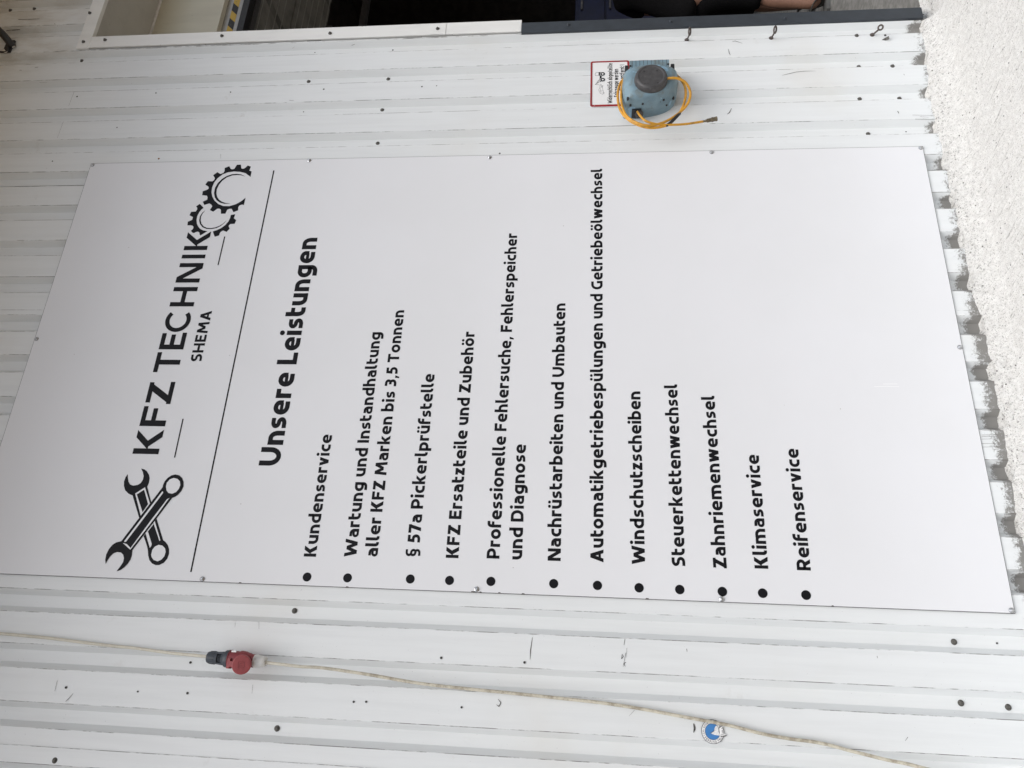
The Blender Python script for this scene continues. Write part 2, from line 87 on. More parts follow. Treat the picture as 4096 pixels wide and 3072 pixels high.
# ------------------------------------------------------------------ helpers
def link(o): COL.objects.link(o); return o
def tag(o, label=None, cat=None, group=None, kind=None):
    if label: o['label'] = label
    if cat: o['category'] = cat
    if group: o['group'] = group
    if kind: o['kind'] = kind
    return o
def empty(name, loc, label, cat, group=None):
    o = link(bpy.data.objects.new(name, None)); o.location = loc; o.empty_display_size = 0.05
    return tag(o, label, cat, group)
class MB:
    """collects faces and links them as one mesh object"""
    def __init__(s): s.v = []; s.f = []; s.m = []; s.sm = []; s.att = None
    def add(s, vs, fs, mi=0, smooth=False):
        b = len(s.v); s.v += [tuple(p) for p in vs]
        for f in fs: s.f.append(tuple(b + i for i in f)); s.m.append(mi); s.sm.append(smooth)
        return s
    def box(s, x0, x1, y0, y1, z0, z1, mi=0):
        v = [(x0,y0,z0),(x1,y0,z0),(x1,y1,z0),(x0,y1,z0),(x0,y0,z1),(x1,y0,z1),(x1,y1,z1),(x0,y1,z1)]
        return s.add(v, [(0,3,2,1),(4,5,6,7),(0,1,5,4),(1,2,6,5),(2,3,7,6),(3,0,4,7)], mi)
    def tube(s, pts, r, n=10, mi=0, caps=True, rs=None):
        pts = [Vector(p) for p in pts]; m = len(pts)
        t0 = (pts[1] - pts[0]).normalized()
        u = t0.orthogonal().normalized(); vs = []; fs = []
        for i, p in enumerate(pts):
            t = (pts[min(i+1, m-1)] - pts[max(i-1, 0)]).normalized()
            u = (u - t * u.dot(t)).normalized(); k = t.cross(u)
            rr = rs[i] if rs else r
            for j in range(n):
                a = 2*math.pi*j/n; vs.append(p + (u*math.cos(a) + k*math.sin(a))*rr)
        for i in range(m-1):
            for j in range(n): fs.append((i*n+j, i*n+(j+1)%n, (i+1)*n+(j+1)%n, (i+1)*n+j))
        s.add(vs, fs, mi, True)
        if caps: s.add(vs[:n], [tuple(range(n))[::-1]], mi); s.add(vs[-n:], [tuple(range(n))], mi)
        return s
    def lathe(s, p0, axis, prof, n=28, mi=0, smooth=True, flute=0, depth=0.0):
        """prof: (distance along the axis, radius[, material])"""
        p0 = Vector(p0); t = Vector(axis).normalized(); u = t.orthogonal().normalized(); k = t.cross(u)
        for q in range(len(prof)-1):
            vs = []
            for h, r in (prof[q][:2], prof[q+1][:2]):
                for j in range(n):
                    a = 2*math.pi*j/n; rr = r
                    vs.append(p0 + t*h + (u*math.cos(a) + k*math.sin(a))*rr)
            mm = prof[q][2] if len(prof[q]) > 2 else mi
            s.add(vs, [(j, (j+1)%n, n+(j+1)%n, n+j) for j in range(n)], mm, smooth)
        for e in (0, -1):
            h, r = prof[e][:2]
            if r > 1e-5:
                vs = [p0 + t*h + (u*math.cos(2*math.pi*j/n) + k*math.sin(2*math.pi*j/n))*r for j in range(n)]
                s.add(vs, [tuple(range(n))[::-1] if e == 0 else tuple(range(n))], prof[e][2] if len(prof[e]) > 2 and e == 0 else (prof[-2][2] if len(prof[-2]) > 2 else mi))
        return s
    def plate(s, loops, y, th=0.0, mi=0):
        """flat outline(s) in the wall plane, front at y, thickness th towards +y; further loops are holes"""
        vv = [[Vector((p[0], y, p[1])) for p in l] for l in loops]
        flat = [p for l in vv for p in l]
        tr = tessellate_polygon([[Vector((p.x, p.z, 0)) for p in l] for l in vv])
        s.add(flat, [t if ((flat[t[1]]-flat[t[0]]).cross(flat[t[2]]-flat[t[0]])).y < 0 else (t[0], t[2], t[1]) for t in tr], mi)
        if th:
            for l in vv:
                n = len(l); bk = [p + Vector((0, th, 0)) for p in l]
                s.add(l + bk, [(i, (i+1)%n, n+(i+1)%n, n+i) for i in range(n)], mi)
        return s
    def stroke(s, pts, wd, y, mi=0):
        for a, b in zip(pts[:-1], pts[1:]):
            a = Vector(a); b = Vector(b); d = b - a
            if d.length < 1e-6: continue
            n = Vector((-d.y, d.x)).normalized()*wd/2
            q = [a+n, b+n, b-n, a-n]
            if (q[1]-q[0]).cross(q[2]-q[0]) < 0: q.reverse()
            s.add([(p.x, y, p.y) for p in q], [(0,1,2,3)], mi)
        return s
    def build(s, name, mats, parent=None, label=None, bevel=0, recalc=False):
        me = bpy.data.meshes.new(name); me.from_pydata(s.v, [], s.f)
        for m in (mats if isinstance(mats, (list, tuple)) else [mats]): me.materials.append(m)
        me.polygons.foreach_set('material_index', s.m); me.polygons.foreach_set('use_smooth', s.sm)
        if recalc:
            bm = bmesh.new(); bm.from_mesh(me); bmesh.ops.remove_doubles(bm, verts=bm.verts, dist=1e-5)
            bmesh.ops.recalc_face_normals(bm, faces=bm.faces); bm.to_mesh(me); bm.free()
        me.update()
        o = link(bpy.data.objects.new(name, me))
        if bevel:
            md = o.modifiers.new('bevel', 'BEVEL'); md.width = bevel; md.segments = 2; md.limit_method = 'ANGLE'
        if parent: o.parent = parent; o.matrix_parent_inverse = Matrix.Translation(-Vector(parent.location))
        if label: o['label'] = label
        return o
def catmull(P, n=8):
    P = [Vector(p) for p in P]; out = []
    Q = [P[0]*2-P[1]] + P + [P[-1]*2-P[-2]]
    for i in range(1, len(Q)-2):
        a, b, c, d = Q[i-1:i+3]
        for k in range(n):
            t = k/n
            out.append(0.5*((2*b) + (c-a)*t + (2*a-5*b+4*c-d)*t*t + (3*b-a-3*c+d)*t**3))
    return out + [P[-1]]

# ------------------------------------------------------------------ materials
class NM:
    def __init__(s, name):
        s.m = bpy.data.materials.new(name); s.m.use_nodes = True; s.t = s.m.node_tree; s.b = s.t.nodes['Principled BSDF']
        s.pos = None
    def n(s, typ, ins=None, **kw):
        x = s.t.nodes.new(typ)
        for k, v in kw.items(): setattr(x, k, v)
        for k, v in (ins or {}).items():
            if hasattr(v, 'is_output'): s.t.links.new(v, x.inputs[k])
            else: x.inputs[k].default_value = v
        return x
    def P(s, scale=(1,1,1)):
        if s.pos is None: s.pos = s.n('ShaderNodeNewGeometry').outputs['Position']
        if scale == (1,1,1): return s.pos
        return s.n('ShaderNodeVectorMath', {0: s.pos, 1: scale}, operation='MULTIPLY').outputs[0]
    def noise(s, scale, detail=3, rough=0.55, vec=None, dist=0.0):
        return s.n('ShaderNodeTexNoise', {'Vector': vec or s.P(), 'Scale': scale, 'Detail': detail, 'Roughness': rough, 'Distortion': dist}).outputs['Fac']
    def math(s, op, a, b=0.0, clamp=False):
        return s.n('ShaderNodeMath', {0: a, 1: b}, operation=op, use_clamp=clamp).outputs[0]
    def rng(s, v, a, b, c=0.0, d=1.0, smooth=True):
        return s.n('ShaderNodeMapRange', {'Value': v, 'From Min': a, 'From Max': b, 'To Min': c, 'To Max': d}, interpolation_type='SMOOTHSTEP' if smooth else 'LINEAR').outputs[0]
    def mix(s, f, a, b):
        x = s.n('ShaderNodeMix', data_type='RGBA')
        for i, v in ((0, f), (6, a), (7, b)):
            if hasattr(v, 'is_output'): s.t.links.new(v, x.inputs[i])
            else: x.inputs[i].default_value = v if i == 0 else (*v, 1)
        return x.outputs[2]
    def out(s, col=None, rough=None, bump=None, bs=0.3, bd=0.002, metal=None, spec=None):
        b = s.b
        for k, v in (('Base Color', col), ('Roughness', rough), ('Metallic', metal), ('Specular IOR Level', spec)):
            if v is None: continue
            if hasattr(v, 'is_output'): s.t.links.new(v, b.inputs[k])
            else: b.inputs[k].default_value = (*v, 1) if k == 'Base Color' else v
        if bump is not None:
            x = s.n('ShaderNodeBump', {'Height': bump, 'Strength': bs, 'Distance': bd}); s.t.links.new(x.outputs[0], b.inputs['Normal'])
        return s.m
def simple(name, col, rough=0.5, metal=0.0, var=0.12, scale=30.0, bump=0.0, dirt=None, dthr=(0.55, 0.75), dscale=14, spec=None):
    k = NM(name); n = k.noise(scale, 4)
    c = k.mix(k.rng(n, 0.3, 0.7), tuple(v*(1-var) for v in col), tuple(min(1, v*(1+var)) for v in col))
    if dirt: c = k.mix(k.rng(k.noise(dscale, 6, 0.65), *dthr), c, dirt)
    return k.out(c, rough, n if bump else None, bump, 0.002, metal, spec)

def wall_paint(name, edges=True, base=(0.735, 0.755, 0.755)):
    k = NM(name); P = k.P()
    sep = k.n('ShaderNodeSeparateXYZ', {0: P}); x, y, z = sep.outputs
    streak = k.noise(6, 5, 0.6, k.P((6, 6, 0.35)))
    c = k.mix(k.rng(streak, 0.35, 0.75), base, tuple(v*0.95 for v in base))
    big = k.noise(1.3, 4, 0.6)
    c = k.mix(k.rng(big, 0.5, 0.8, 0, 0.55), c, (0.66, 0.645, 0.60))
    # faint grime wiped across the sheets
    gr = k.math('MULTIPLY', k.rng(k.noise(9, 8, 0.7), 0.58, 0.74), k.rng(k.noise(1.7, 3), 0.5, 0.65))
    c = k.mix(k.math('MULTIPLY', gr, 0.4), c, (0.42, 0.39, 0.34))
    # brown staining round the conduit hole above the doorway corner
    stn = k.math('MULTIPLY', k.math('MULTIPLY', k.rng(x, 2.55, 2.85), k.rng(z, 4.1, 4.7)), k.rng(k.noise(7, 7, 0.7, k.P((1.6, 1, 0.5))), 0.40, 0.66))
    c = k.mix(k.math('MULTIPLY', stn, 0.38), c, (0.36, 0.31, 0.23))
    # fly specks and chips
    for sc, r0, keep in ((11, 0.022, 0.62), (31, 0.035, 0.7), (70, 0.06, 0.8)):
        v = k.n('ShaderNodeTexVoronoi', {'Vector': P, 'Scale': sc})
        sepc = k.n('ShaderNodeSeparateColor', {0: v.outputs['Color']})
        d = k.math('ADD', v.outputs['Distance'], k.math('MULTIPLY', k.noise(160, 2), 0.02))
        on = k.math('MULTIPLY', k.rng(d, r0, r0+0.02, 1, 0), k.math('GREATER_THAN', sepc.outputs[0], keep))
        on = k.math('MULTIPLY', on, k.rng(sepc.outputs[1], 0.2, 1.0, 0.25, 0.9))
        c = k.mix(on, c, (0.10, 0.09, 0.075))
    # broken dark line along the folds: grime plus painted crease shading
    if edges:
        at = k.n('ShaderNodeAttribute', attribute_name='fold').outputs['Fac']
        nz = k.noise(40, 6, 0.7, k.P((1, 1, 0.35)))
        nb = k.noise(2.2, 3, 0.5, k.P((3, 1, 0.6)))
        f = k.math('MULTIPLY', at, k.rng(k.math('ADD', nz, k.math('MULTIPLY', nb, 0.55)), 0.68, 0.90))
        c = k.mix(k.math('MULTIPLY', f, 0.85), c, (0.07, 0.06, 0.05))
    # splashed grime near the ground, heavier in the hollows at the left
    h = k.rng(z, 0.035, -0.10)
    left = k.math('MULTIPLY', k.rng(x, 2.2, 0.7, 0.38, 0.56), k.rng(x, -0.25, 0.12, 0.55, 1.0))
    hol = k.rng(y, 0.012, 0.03, 0.0, 0.18)
    n1 = k.noise(95, 10, 0.8); n2 = k.noise(16, 5, 0.65); n3 = k.noise(30, 4, 0.6, k.P((1, 1, 0.25)))
    m = k.math('ADD', k.math('ADD', k.math('MULTIPLY', k.rng(n1, 0.3, 0.7, 0.2, 0.8), 0.42), k.math('ADD', k.math('MULTIPLY', n2, 0.35), k.math('MULTIPLY', n3, 0.25))), k.math('MULTIPLY', h, k.math('ADD', left, hol)))
    g = k.math('MULTIPLY', k.rng(m, 0.84, 0.99), k.rng(h, 0.03, 0.25))
    c = k.mix(k.math('MULTIPLY', g, 0.82), c, (0.11, 0.098, 0.082))
    return k.out(c, 0.42, k.noise(3.5, 3), 0.12, 0.01)

def white_metal(name, base=(0.80, 0.80, 0.77)):
    k = NM(name)
    c = k.mix(k.rng(k.noise(4, 5, 0.6, k.P((3, 3, 0.6))), 0.4, 0.8), base, tuple(v*0.88 for v in base))
    v = k.n('ShaderNodeTexVoronoi', {'Vector': k.P(), 'Scale': 26}); sc = k.n('ShaderNodeSeparateColor', {0: v.outputs['Color']})
    on = k.math('MULTIPLY', k.rng(v.outputs['Distance'], 0.04, 0.06, 0.8, 0), k.math('GREATER_THAN', sc.outputs[0], 0.8))
    c = k.mix(on, c, (0.12, 0.10, 0.08))
    return k.out(c, 0.4, k.noise(5, 3), 0.15, 0.006)

def board_mat():
    k = NM('board_white'); 
    c = k.mix(k.rng(k.noise(1.2, 4, 0.6), 0.35, 0.7), (0.745, 0.75, 0.765), (0.725, 0.73, 0.74))
    v = k.n('ShaderNodeTexVoronoi', {'Vector': k.P(), 'Scale': 9}); sc = k.n('ShaderNodeSeparateColor', {0: v.outputs['Color']})
    on = k.math('MULTIPLY', k.rng(v.outputs['Distance'], 0.015, 0.028, 0.5, 0), k.math('GREATER_THAN', sc.outputs[0], 0.72))
    c = k.mix(on, c, (0.25, 0.23, 0.2))
    return k.out(c, 0.36, k.noise(1.6, 2), 0.04, 0.01, spec=0.4)

def ground_mat():
    k = NM('rough_concrete'); P = k.P()
    # broom marks run obliquely away from the wall
    cs = k.n('ShaderNodeVectorRotate', {'Vector': P, 'Angle': R(-18)}, rotation_type='Z_AXIS').outputs[0]
    br = k.noise(9, 8, 0.7, k.n('ShaderNodeVectorMath', {0: cs, 1: (14, 0.6, 14)}, operation='MULTIPLY').outputs[0])
    gr = k.noise(190, 3, 0.7); md = k.noise(46, 6, 0.7)
    c = k.mix(k.rng(md, 0.35, 0.68), (0.74, 0.725, 0.69), (0.87, 0.86, 0.825))
    c = k.mix(k.rng(br, 0.57, 0.68, 0, 0.7), c, (0.24, 0.225, 0.20))
    c = k.mix(k.rng(gr, 0.56, 0.66, 0, 0.75), c, (0.24, 0.225, 0.195))
    v = k.n('ShaderNodeTexVoronoi', {'Vector': P, 'Scale': 45}); sc = k.n('ShaderNodeSeparateColor', {0: v.outputs['Color']})
    on = k.math('MULTIPLY', k.rng(v.outputs['Distance'], 0.10, 0.2, 1, 0), k.math('GREATER_THAN', sc.outputs[0], 0.86))
    c = k.mix(on, c, (0.10, 0.09, 0.08))
    yy = k.n('ShaderNodeSeparateXYZ', {0: P}).outputs[1]
    pit = k.rng(k.math('ADD', k.noise(75, 6, 0.75), k.math('MULTIPLY', k.rng(yy, -0.10, -0.005), 0.075)), 0.62, 0.72)
    c = k.mix(k.math('MULTIPLY', pit, 0.8), c, (0.13, 0.12, 0.10))
    ap = k.rng(k.math('ADD', yy, k.math('MULTIPLY', md, 0.03)), -1.15, -1.18)
    c = k.mix(ap, c, k.mix(gr, (0.13, 0.097, 0.065), (0.22, 0.17, 0.115)))
    h = k.math('ADD', k.math('MULTIPLY', md, 0.7), k.math('ADD', k.math('MULTIPLY', gr, 0.5), k.math('MULTIPLY', br, 0.6)))
    return k.out(c, 0.9, h, 1.0, 0.013)

def hazard_mat():
    k = NM('hazard_stripes'); 
    sep = k.n('ShaderNodeSeparateXYZ', {0: k.P()})
    s = k.math('ADD', sep.outputs[0], k.math('MULTIPLY', sep.outputs[2], -1.0))
    f = k.math('GREATER_THAN', k.math('FRACT', k.math('MULTIPLY', s, 7.7)), 0.5)
    c = k.mix(f, (0.50, 0.33, 0.05), (0.018, 0.017, 0.016))
    return k.out(k.mix(k.rng(k.noise(40, 5), 0.55, 0.75, 0, 0.4), c, (0.1, 0.09, 0.07)), 0.5)

def blue_plastic():
    k = NM('faded_blue_plastic')
    n = k.noise(9, 5, 0.6)
    c = k.mix(k.rng(n, 0.35, 0.7), (0.15, 0.235, 0.285), (0.215, 0.315, 0.365))
    c = k.mix(k.rng(k.noise(17, 8, 0.72), 0.48, 0.66, 0, 0.8), c, (0.15, 0.175, 0.17))
    c = k.mix(k.rng(k.noise(13, 3, 0.5, dist=0.6), 0.655, 0.68, 0, 0.65), c, (0.27, 0.45, 0.60))
    return k.out(c, 0.5, k.noise(60, 4), 0.15, 0.001)

def cable_mat():
    k = NM('weathered_cable')
    c = k.mix(k.rng(k.noise(30, 6, 0.7), 0.36, 0.60), (0.33, 0.29, 0.22), (0.60, 0.56, 0.455))
    z = k.n('ShaderNodeSeparateXYZ', {0: k.P()}).outputs[2]
    top = k.rng(z, 2.2, 2.75)
    c = k.mix(k.math('MULTIPLY', top, 0.7), c, (0.64, 0.61, 0.52))
    return k.out(c, 0.6, k.noise(70, 4), 0.3, 0.001)

def ribbed_dark(name, base, sc):
    k = NM(name); sep = k.n('ShaderNodeSeparateXYZ', {0: k.P()})
    f = k.math('LESS_THAN', k.math('FRACT', k.math('MULTIPLY', sep.outputs[0], sc)), 0.07)
    c = k.mix(f, base, tuple(v*0.45 for v in base))
    return k.out(k.mix(k.rng(k.noise(8, 5), 0.4, 0.7), c, tuple(v*0.7 for v in base)), 0.7)

M = {}
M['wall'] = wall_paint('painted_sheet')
M['trim'] = white_metal('white_trim')
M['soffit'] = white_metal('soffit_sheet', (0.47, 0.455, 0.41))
M['lintel'] = white_metal('cream_render', (0.60, 0.575, 0.47))
M['anthracite'] = simple('anthracite_trim', (0.030, 0.037, 0.046), 0.42, 0, 0.10, 20)
M['board'] = board_mat()
M['vinyl'] = simple('black_vinyl', (0.009, 0.009, 0.011), 0.5, 0, 0.05, 10, spec=0.12)
M['core'] = simple('panel_core', (0.05, 0.05, 0.052), 0.7)
M['zinc'] = simple('zinc_screw', (0.50, 0.51, 0.52), 0.32, 0.9, 0.2, 200)
M['darkscrew'] = simple('weathered_screw', (0.105, 0.10, 0.09), 0.55, 0.35, 0.3, 150, dirt=(0.05, 0.045, 0.04))
M['rubber'] = simple('rubber_washer', (0.045, 0.043, 0.04), 0.8)
M['ground'] = ground_mat()
M['mark'] = simple('scuff', (0.075, 0.07, 0.065), 0.8, 0, 0.5, 120)
M['paint_chip'] = simple('pale_scratch', (0.85, 0.84, 0.80), 0.6)
M['rust'] = simple('rust', (0.22, 0.095, 0.03), 0.9, 0, 0.4, 200)
M['rustiron'] = simple('rusty_iron', (0.115, 0.095, 0.085), 0.7, 0.3, 0.35, 120, 0.4, dirt=(0.20, 0.12, 0.075))
M['black'] = simple('black_plastic', (0.018, 0.018, 0.019), 0.5, 0, 0.2, 60)
M['greyblack'] = simple('faded_black_plastic', (0.055, 0.053, 0.054), 0.55, 0, 0.18, 40, 0.1, dirt=(0.13, 0.125, 0.12), dthr=(0.58, 0.8), dscale=20)
M['blue'] = blue_plastic()
M['hose'] = simple('yellow_hose', (0.60, 0.295, 0.028), 0.42, 0, 0.14, 35, 0.15, dirt=(0.33, 0.17, 0.03), dthr=(0.52, 0.72), dscale=30)
M['brass'] = simple('dull_brass', (0.17, 0.14, 0.095), 0.45, 0.7, 0.3, 90)
M['enamel'] = simple('white_enamel', (0.82, 0.82, 0.81), 0.25, 0, 0.02, 12)
M['red_enamel'] = simple('red_enamel', (0.30, 0.018, 0.022), 0.3, 0, 0.2, 25, dirt=(0.55, 0.42, 0.40), dthr=(0.66, 0.70), dscale=60)
M['red'] = simple('red_plastic', (0.215, 0.030, 0.036), 0.48, 0, 0.13, 50, 0.1)
M['red_lid'] = simple('red_lid_plastic', (0.285, 0.052, 0.056), 0.5, 0, 0.10, 60, 0.12)
M['slate'] = simple('slate_plastic', (0.045, 0.053, 0.064), 0.5, 0, 0.15, 50, 0.1)
M['gland'] = simple('off_white_plastic', (0.64, 0.63, 0.60), 0.5, 0, 0.08, 40, 0, dirt=(0.33, 0.31, 0.28), dthr=(0.55, 0.75), dscale=50)
M['cable'] = cable_mat()
M['stick_white'] = simple('sticker_white', (0.86, 0.86, 0.86), 0.4, 0, 0.02)
M['stick_blue'] = simple('sticker_blue', (0.055, 0.21, 0.50), 0.4, 0, 0.06)
M['stick_black'] = simple('sticker_black', (0.03, 0.03, 0.03), 0.5)
M['feather'] = simple('feather_print', (0.74, 0.74, 0.74), 0.5, 0, 0.22, 420)
M['floor'] = simple('workshop_concrete', (0.22, 0.215, 0.20), 0.8, 0, 0.25, 28, 0.4, dirt=(0.12, 0.115, 0.105))
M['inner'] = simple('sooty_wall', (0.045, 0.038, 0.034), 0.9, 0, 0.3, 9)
M['door'] = ribbed_dark('ribbed_door', (0.20, 0.195, 0.175), 1.0)
M['alu'] = simple('dull_aluminium', (0.36, 0.355, 0.34), 0.45, 0.3, 0.1, 20)
M['hazard'] = hazard_mat()
M['navy'] = simple('navy_paint', (0.002, 0.005, 0.026), 0.4, 0, 0.15, 12)
M['skin'] = simple('skin', (0.29, 0.155, 0.105), 0.55, 0, 0.10, 60)
M['tattoo'] = simple('tattoo_ink', (0.05, 0.045, 0.05), 0.6)
M['cloth'] = simple('black_cotton', (0.010, 0.0095, 0.010), 0.95, 0, 0.3, 160, 0.3, spec=0.08)
M['hair'] = simple('dark_hair', (0.025, 0.018, 0.013), 0.7, 0, 0.3, 200, 0.5)
M['shoe'] = simple('shoe_fabric', (0.06, 0.055, 0.045), 0.85, 0, 0.3, 80, 0.3)
M['sole'] = simple('shoe_sole', (0.11, 0.11, 0.105), 0.8)
M['foil'] = simple('torn_foil', (0.62, 0.60, 0.56), 0.4, 0.2, 0.2, 60)
M['mortar'] = M['ground']
M['patch_red'] = simple('patch_red', (0.45, 0.05, 0.07), 0.7); M['patch_blue'] = simple('patch_blue', (0.07, 0.12, 0.35), 0.7)
M['canopy'] = simple('canopy_sheet', (0.52, 0.36, 0.17), 0.7)

# ------------------------------------------------------------------ wall profile
PITCH, XR = 0.2058, 2.742          # rib pitch; right fold of the crest at k = 0
CW, SW, YC, YB = 0.119, 0.021, 0.0065, 0.0385
ZT = 5.08
CANOPY_DEPTH = 1.3
def ypro(x):
    t = (XR - x) % PITCH
    if t <= CW: return YC
    if t <= CW + SW: return YC + (YB-YC)*(t-CW)/SW
    if t <= PITCH - SW: return YB
    return YB - (YB-YC)*(t-(PITCH-SW))/SW
def on_wall(p, off=0.0):
    """the point of the ribbed wall that the photograph shows at the crest-plane point p"""
    d = Vector((p[0], 0, p[1])) - CAM; y = 0.0
    for _ in range(30):
        q = CAM + d * ((y - CAM.y)/d.y); y = 0.5*y + 0.5*(ypro(q.x) - off)
    q = CAM + d * ((y - CAM.y)/d.y)
    return q

bld = empty('workshop_building', (1.0, 0.1, -0.12), 'white ribbed metal workshop wall with an open garage doorway on the right', 'building')

def wall_bottom(x):
    E = D['EDGE'] + [(0.10, -0.098), (-0.60, -0.125)]
    for (a, b) in zip(E[:-1], E[1:]):
        if b[0] <= x <= a[0]:
            return b[1] + (a[1]-b[1])*(x-b[0])/(a[0]-b[0])
    return E[0][1] if x > E[0][0] else E[-1][1]

def strip_folds(x0, x1):
    """cross-section points (x, y, fold) from x0 to x1"""
    out = []
    k = int(math.floor((XR - x1)/PITCH)) - 1
    while XR - k*PITCH > x0 - PITCH:
        r = XR - k*PITCH; l = r - CW
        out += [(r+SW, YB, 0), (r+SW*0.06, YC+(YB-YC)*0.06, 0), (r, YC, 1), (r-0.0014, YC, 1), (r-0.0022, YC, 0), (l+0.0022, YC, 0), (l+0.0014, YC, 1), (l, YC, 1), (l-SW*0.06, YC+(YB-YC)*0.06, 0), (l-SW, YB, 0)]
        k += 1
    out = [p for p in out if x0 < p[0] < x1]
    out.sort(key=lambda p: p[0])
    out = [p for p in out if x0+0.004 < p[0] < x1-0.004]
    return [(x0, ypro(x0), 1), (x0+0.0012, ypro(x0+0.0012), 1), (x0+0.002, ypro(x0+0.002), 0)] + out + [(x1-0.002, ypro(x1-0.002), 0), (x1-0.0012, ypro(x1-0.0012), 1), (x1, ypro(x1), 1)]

bounds = [-2.6, -1.685, -0.641, XR-12*PITCH-CW-0.004, XR-7*PITCH-CW-0.004, XR-4*PITCH-0.0, 2.835]
sheets = []
marks = [(w_, [on_wall(p, 0.0006) for p in pts]) for w_, pts in D['MARKS']]
for i in range(len(bounds)-1):
    x0, x1 = bounds[i], bounds[i+1] + (0.030 if i < len(bounds)-2 else 0)
    dy = -0.0022 if i % 2 else 0.0
    cs = strip_folds(x0, x1); mb = MB(); n = len(cs); zs = [None, 0.3, 1.2, 2.4, 3.6, ZT]
    fold = []
    for zi, z in enumerate(zs):
        for x, y, f in cs:
            zz = z if z is not None else -0.17
            wob = 0.0012*noise.noise(Vector((x*3, zz*0.8, 3.1)))
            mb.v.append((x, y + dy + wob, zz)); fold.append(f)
    for zi in range(len(zs)-1):
        for j in range(n-1):
            a = zi*n + j; mb.f.append((a, a+1, a+n+1, a+n)); mb.m.append(0); mb.sm.append(False)
    nb = len(mb.v)                                             # back skin and edges: sheet steel has a thickness
    for zi, z in enumerate(zs):
        for x, y, f in cs: mb.v.append((x, y + dy + 0.0009, z if z is not None else -0.17)); fold.append(0)
    for zi in range(len(zs)-1):
        for e in (0, n-1):
            a = zi*n + e; mb.f.append((a, a+n, nb+a+n, nb+a)); mb.m.append(0); mb.sm.append(False)
    for w_, q in marks:
        mx = q[0].x
        if bounds[i] <= mx < bounds[i+1]:
            for a, b in zip(q[:-1], q[1:]):
                d = Vector((b.x-a.x, 0, b.z-a.z)); 
                if d.length < 1e-6: continue
                nn = Vector((-d.z, 0, d.x)).normalized()*w_/2; c = len(mb.v)
                oy = Vector((0, dy - 0.0009, 0)); t0 = 0.45 if a is q[0] else 1; t1 = 0.3 if b is q[-1] else 1
                mb.v += [tuple(a+nn*t0+oy), tuple(b+nn*t1+oy), tuple(b-nn*t1+oy), tuple(a-nn*t0+oy)]; fold += [0]*4
                mb.f.append((c, c+3, c+2, c+1)); mb.m.append(1); mb.sm.append(False)
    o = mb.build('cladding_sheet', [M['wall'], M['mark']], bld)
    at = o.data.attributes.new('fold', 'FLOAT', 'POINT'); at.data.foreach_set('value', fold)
# cladding above the doorway
cs = strip_folds(2.8355, 7.4); mb = MB(); n = len(cs); fold = []
for z in (4.345, ZT):
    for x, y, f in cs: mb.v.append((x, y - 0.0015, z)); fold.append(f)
for j in range(n-1): mb.f.append((j, j+1, n+j+1, n+j)); mb.m.append(0); mb.sm.append(False)
for w_, q in marks:
    if q[0].x >= 2.835:
        for a, b in zip(q[:-1], q[1:]):
            d = Vector((b.x-a.x, 0, b.z-a.z)); nn = Vector((-d.z, 0, d.x)).normalized()*w_/2; c = len(mb.v); oy = Vector((0, -0.0024, 0))
            mb.v += [tuple(a+nn+oy), tuple(b+nn*0.6+oy), tuple(b-nn*0.6+oy), tuple(a-nn+oy)]; fold += [0]*4
            mb.f.append((c, c+3, c+2, c+1)); mb.m.append(1); mb.sm.append(False)
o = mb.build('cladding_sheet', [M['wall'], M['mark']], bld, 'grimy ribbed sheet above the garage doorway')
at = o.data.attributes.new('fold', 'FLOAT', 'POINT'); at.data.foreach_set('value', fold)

# door trims: folded sheet caps
def trim(name, x0, x1, z0, z1, m, lab, y=-0.004):
    mb = MB(); mb.box(x0, x1, y, 0.020, z0, z1); mb.box(x1-0.002, x1+0.0, 0.020, 0.40, z0, z1)
    return mb.build(name, m, bld, lab, bevel=0.0018)
trim('jamb_trim', 2.842, 2.922, 1.873, 4.30, M['trim'], 'white upper half of the doorway edge trim')
trim('jamb_trim', 2.8275, 2.896, -0.118, 1.871, M['anthracite'], 'dark grey lower half of the doorway edge trim', -0.009)
mb = MB(); mb.box(2.836, 7.4, -0.0055, 0.020, 4.277, 4.352); mb.build('header_trim', M['trim'], bld, bevel=0.0018)
mb = MB(); mb.plate([D['JPLATE']], -0.0065, 0.002); mb.build('joint_plate', M['trim'], bld, bevel=0.0006)
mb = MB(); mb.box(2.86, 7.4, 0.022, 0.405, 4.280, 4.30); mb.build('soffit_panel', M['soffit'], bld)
mb = MB(); mb.box(2.90, 7.4, 0.405, 0.445, 3.842, 4.30); mb.build('lintel_panel', M['lintel'], bld)
# bead of sealant between soffit and lintel
mb = MB(); mb.tube([(2.9 + 0.12*i, 0.400 + 0.003*noise.noise(Vector((i*0.9, 0, 0))), 4.276 + 0.003*noise.noise(Vector((i*0.7, 5, 0)))) for i in range(38)], 0.009, 8); mb.build('sealant_bead', M['gland'], bld)

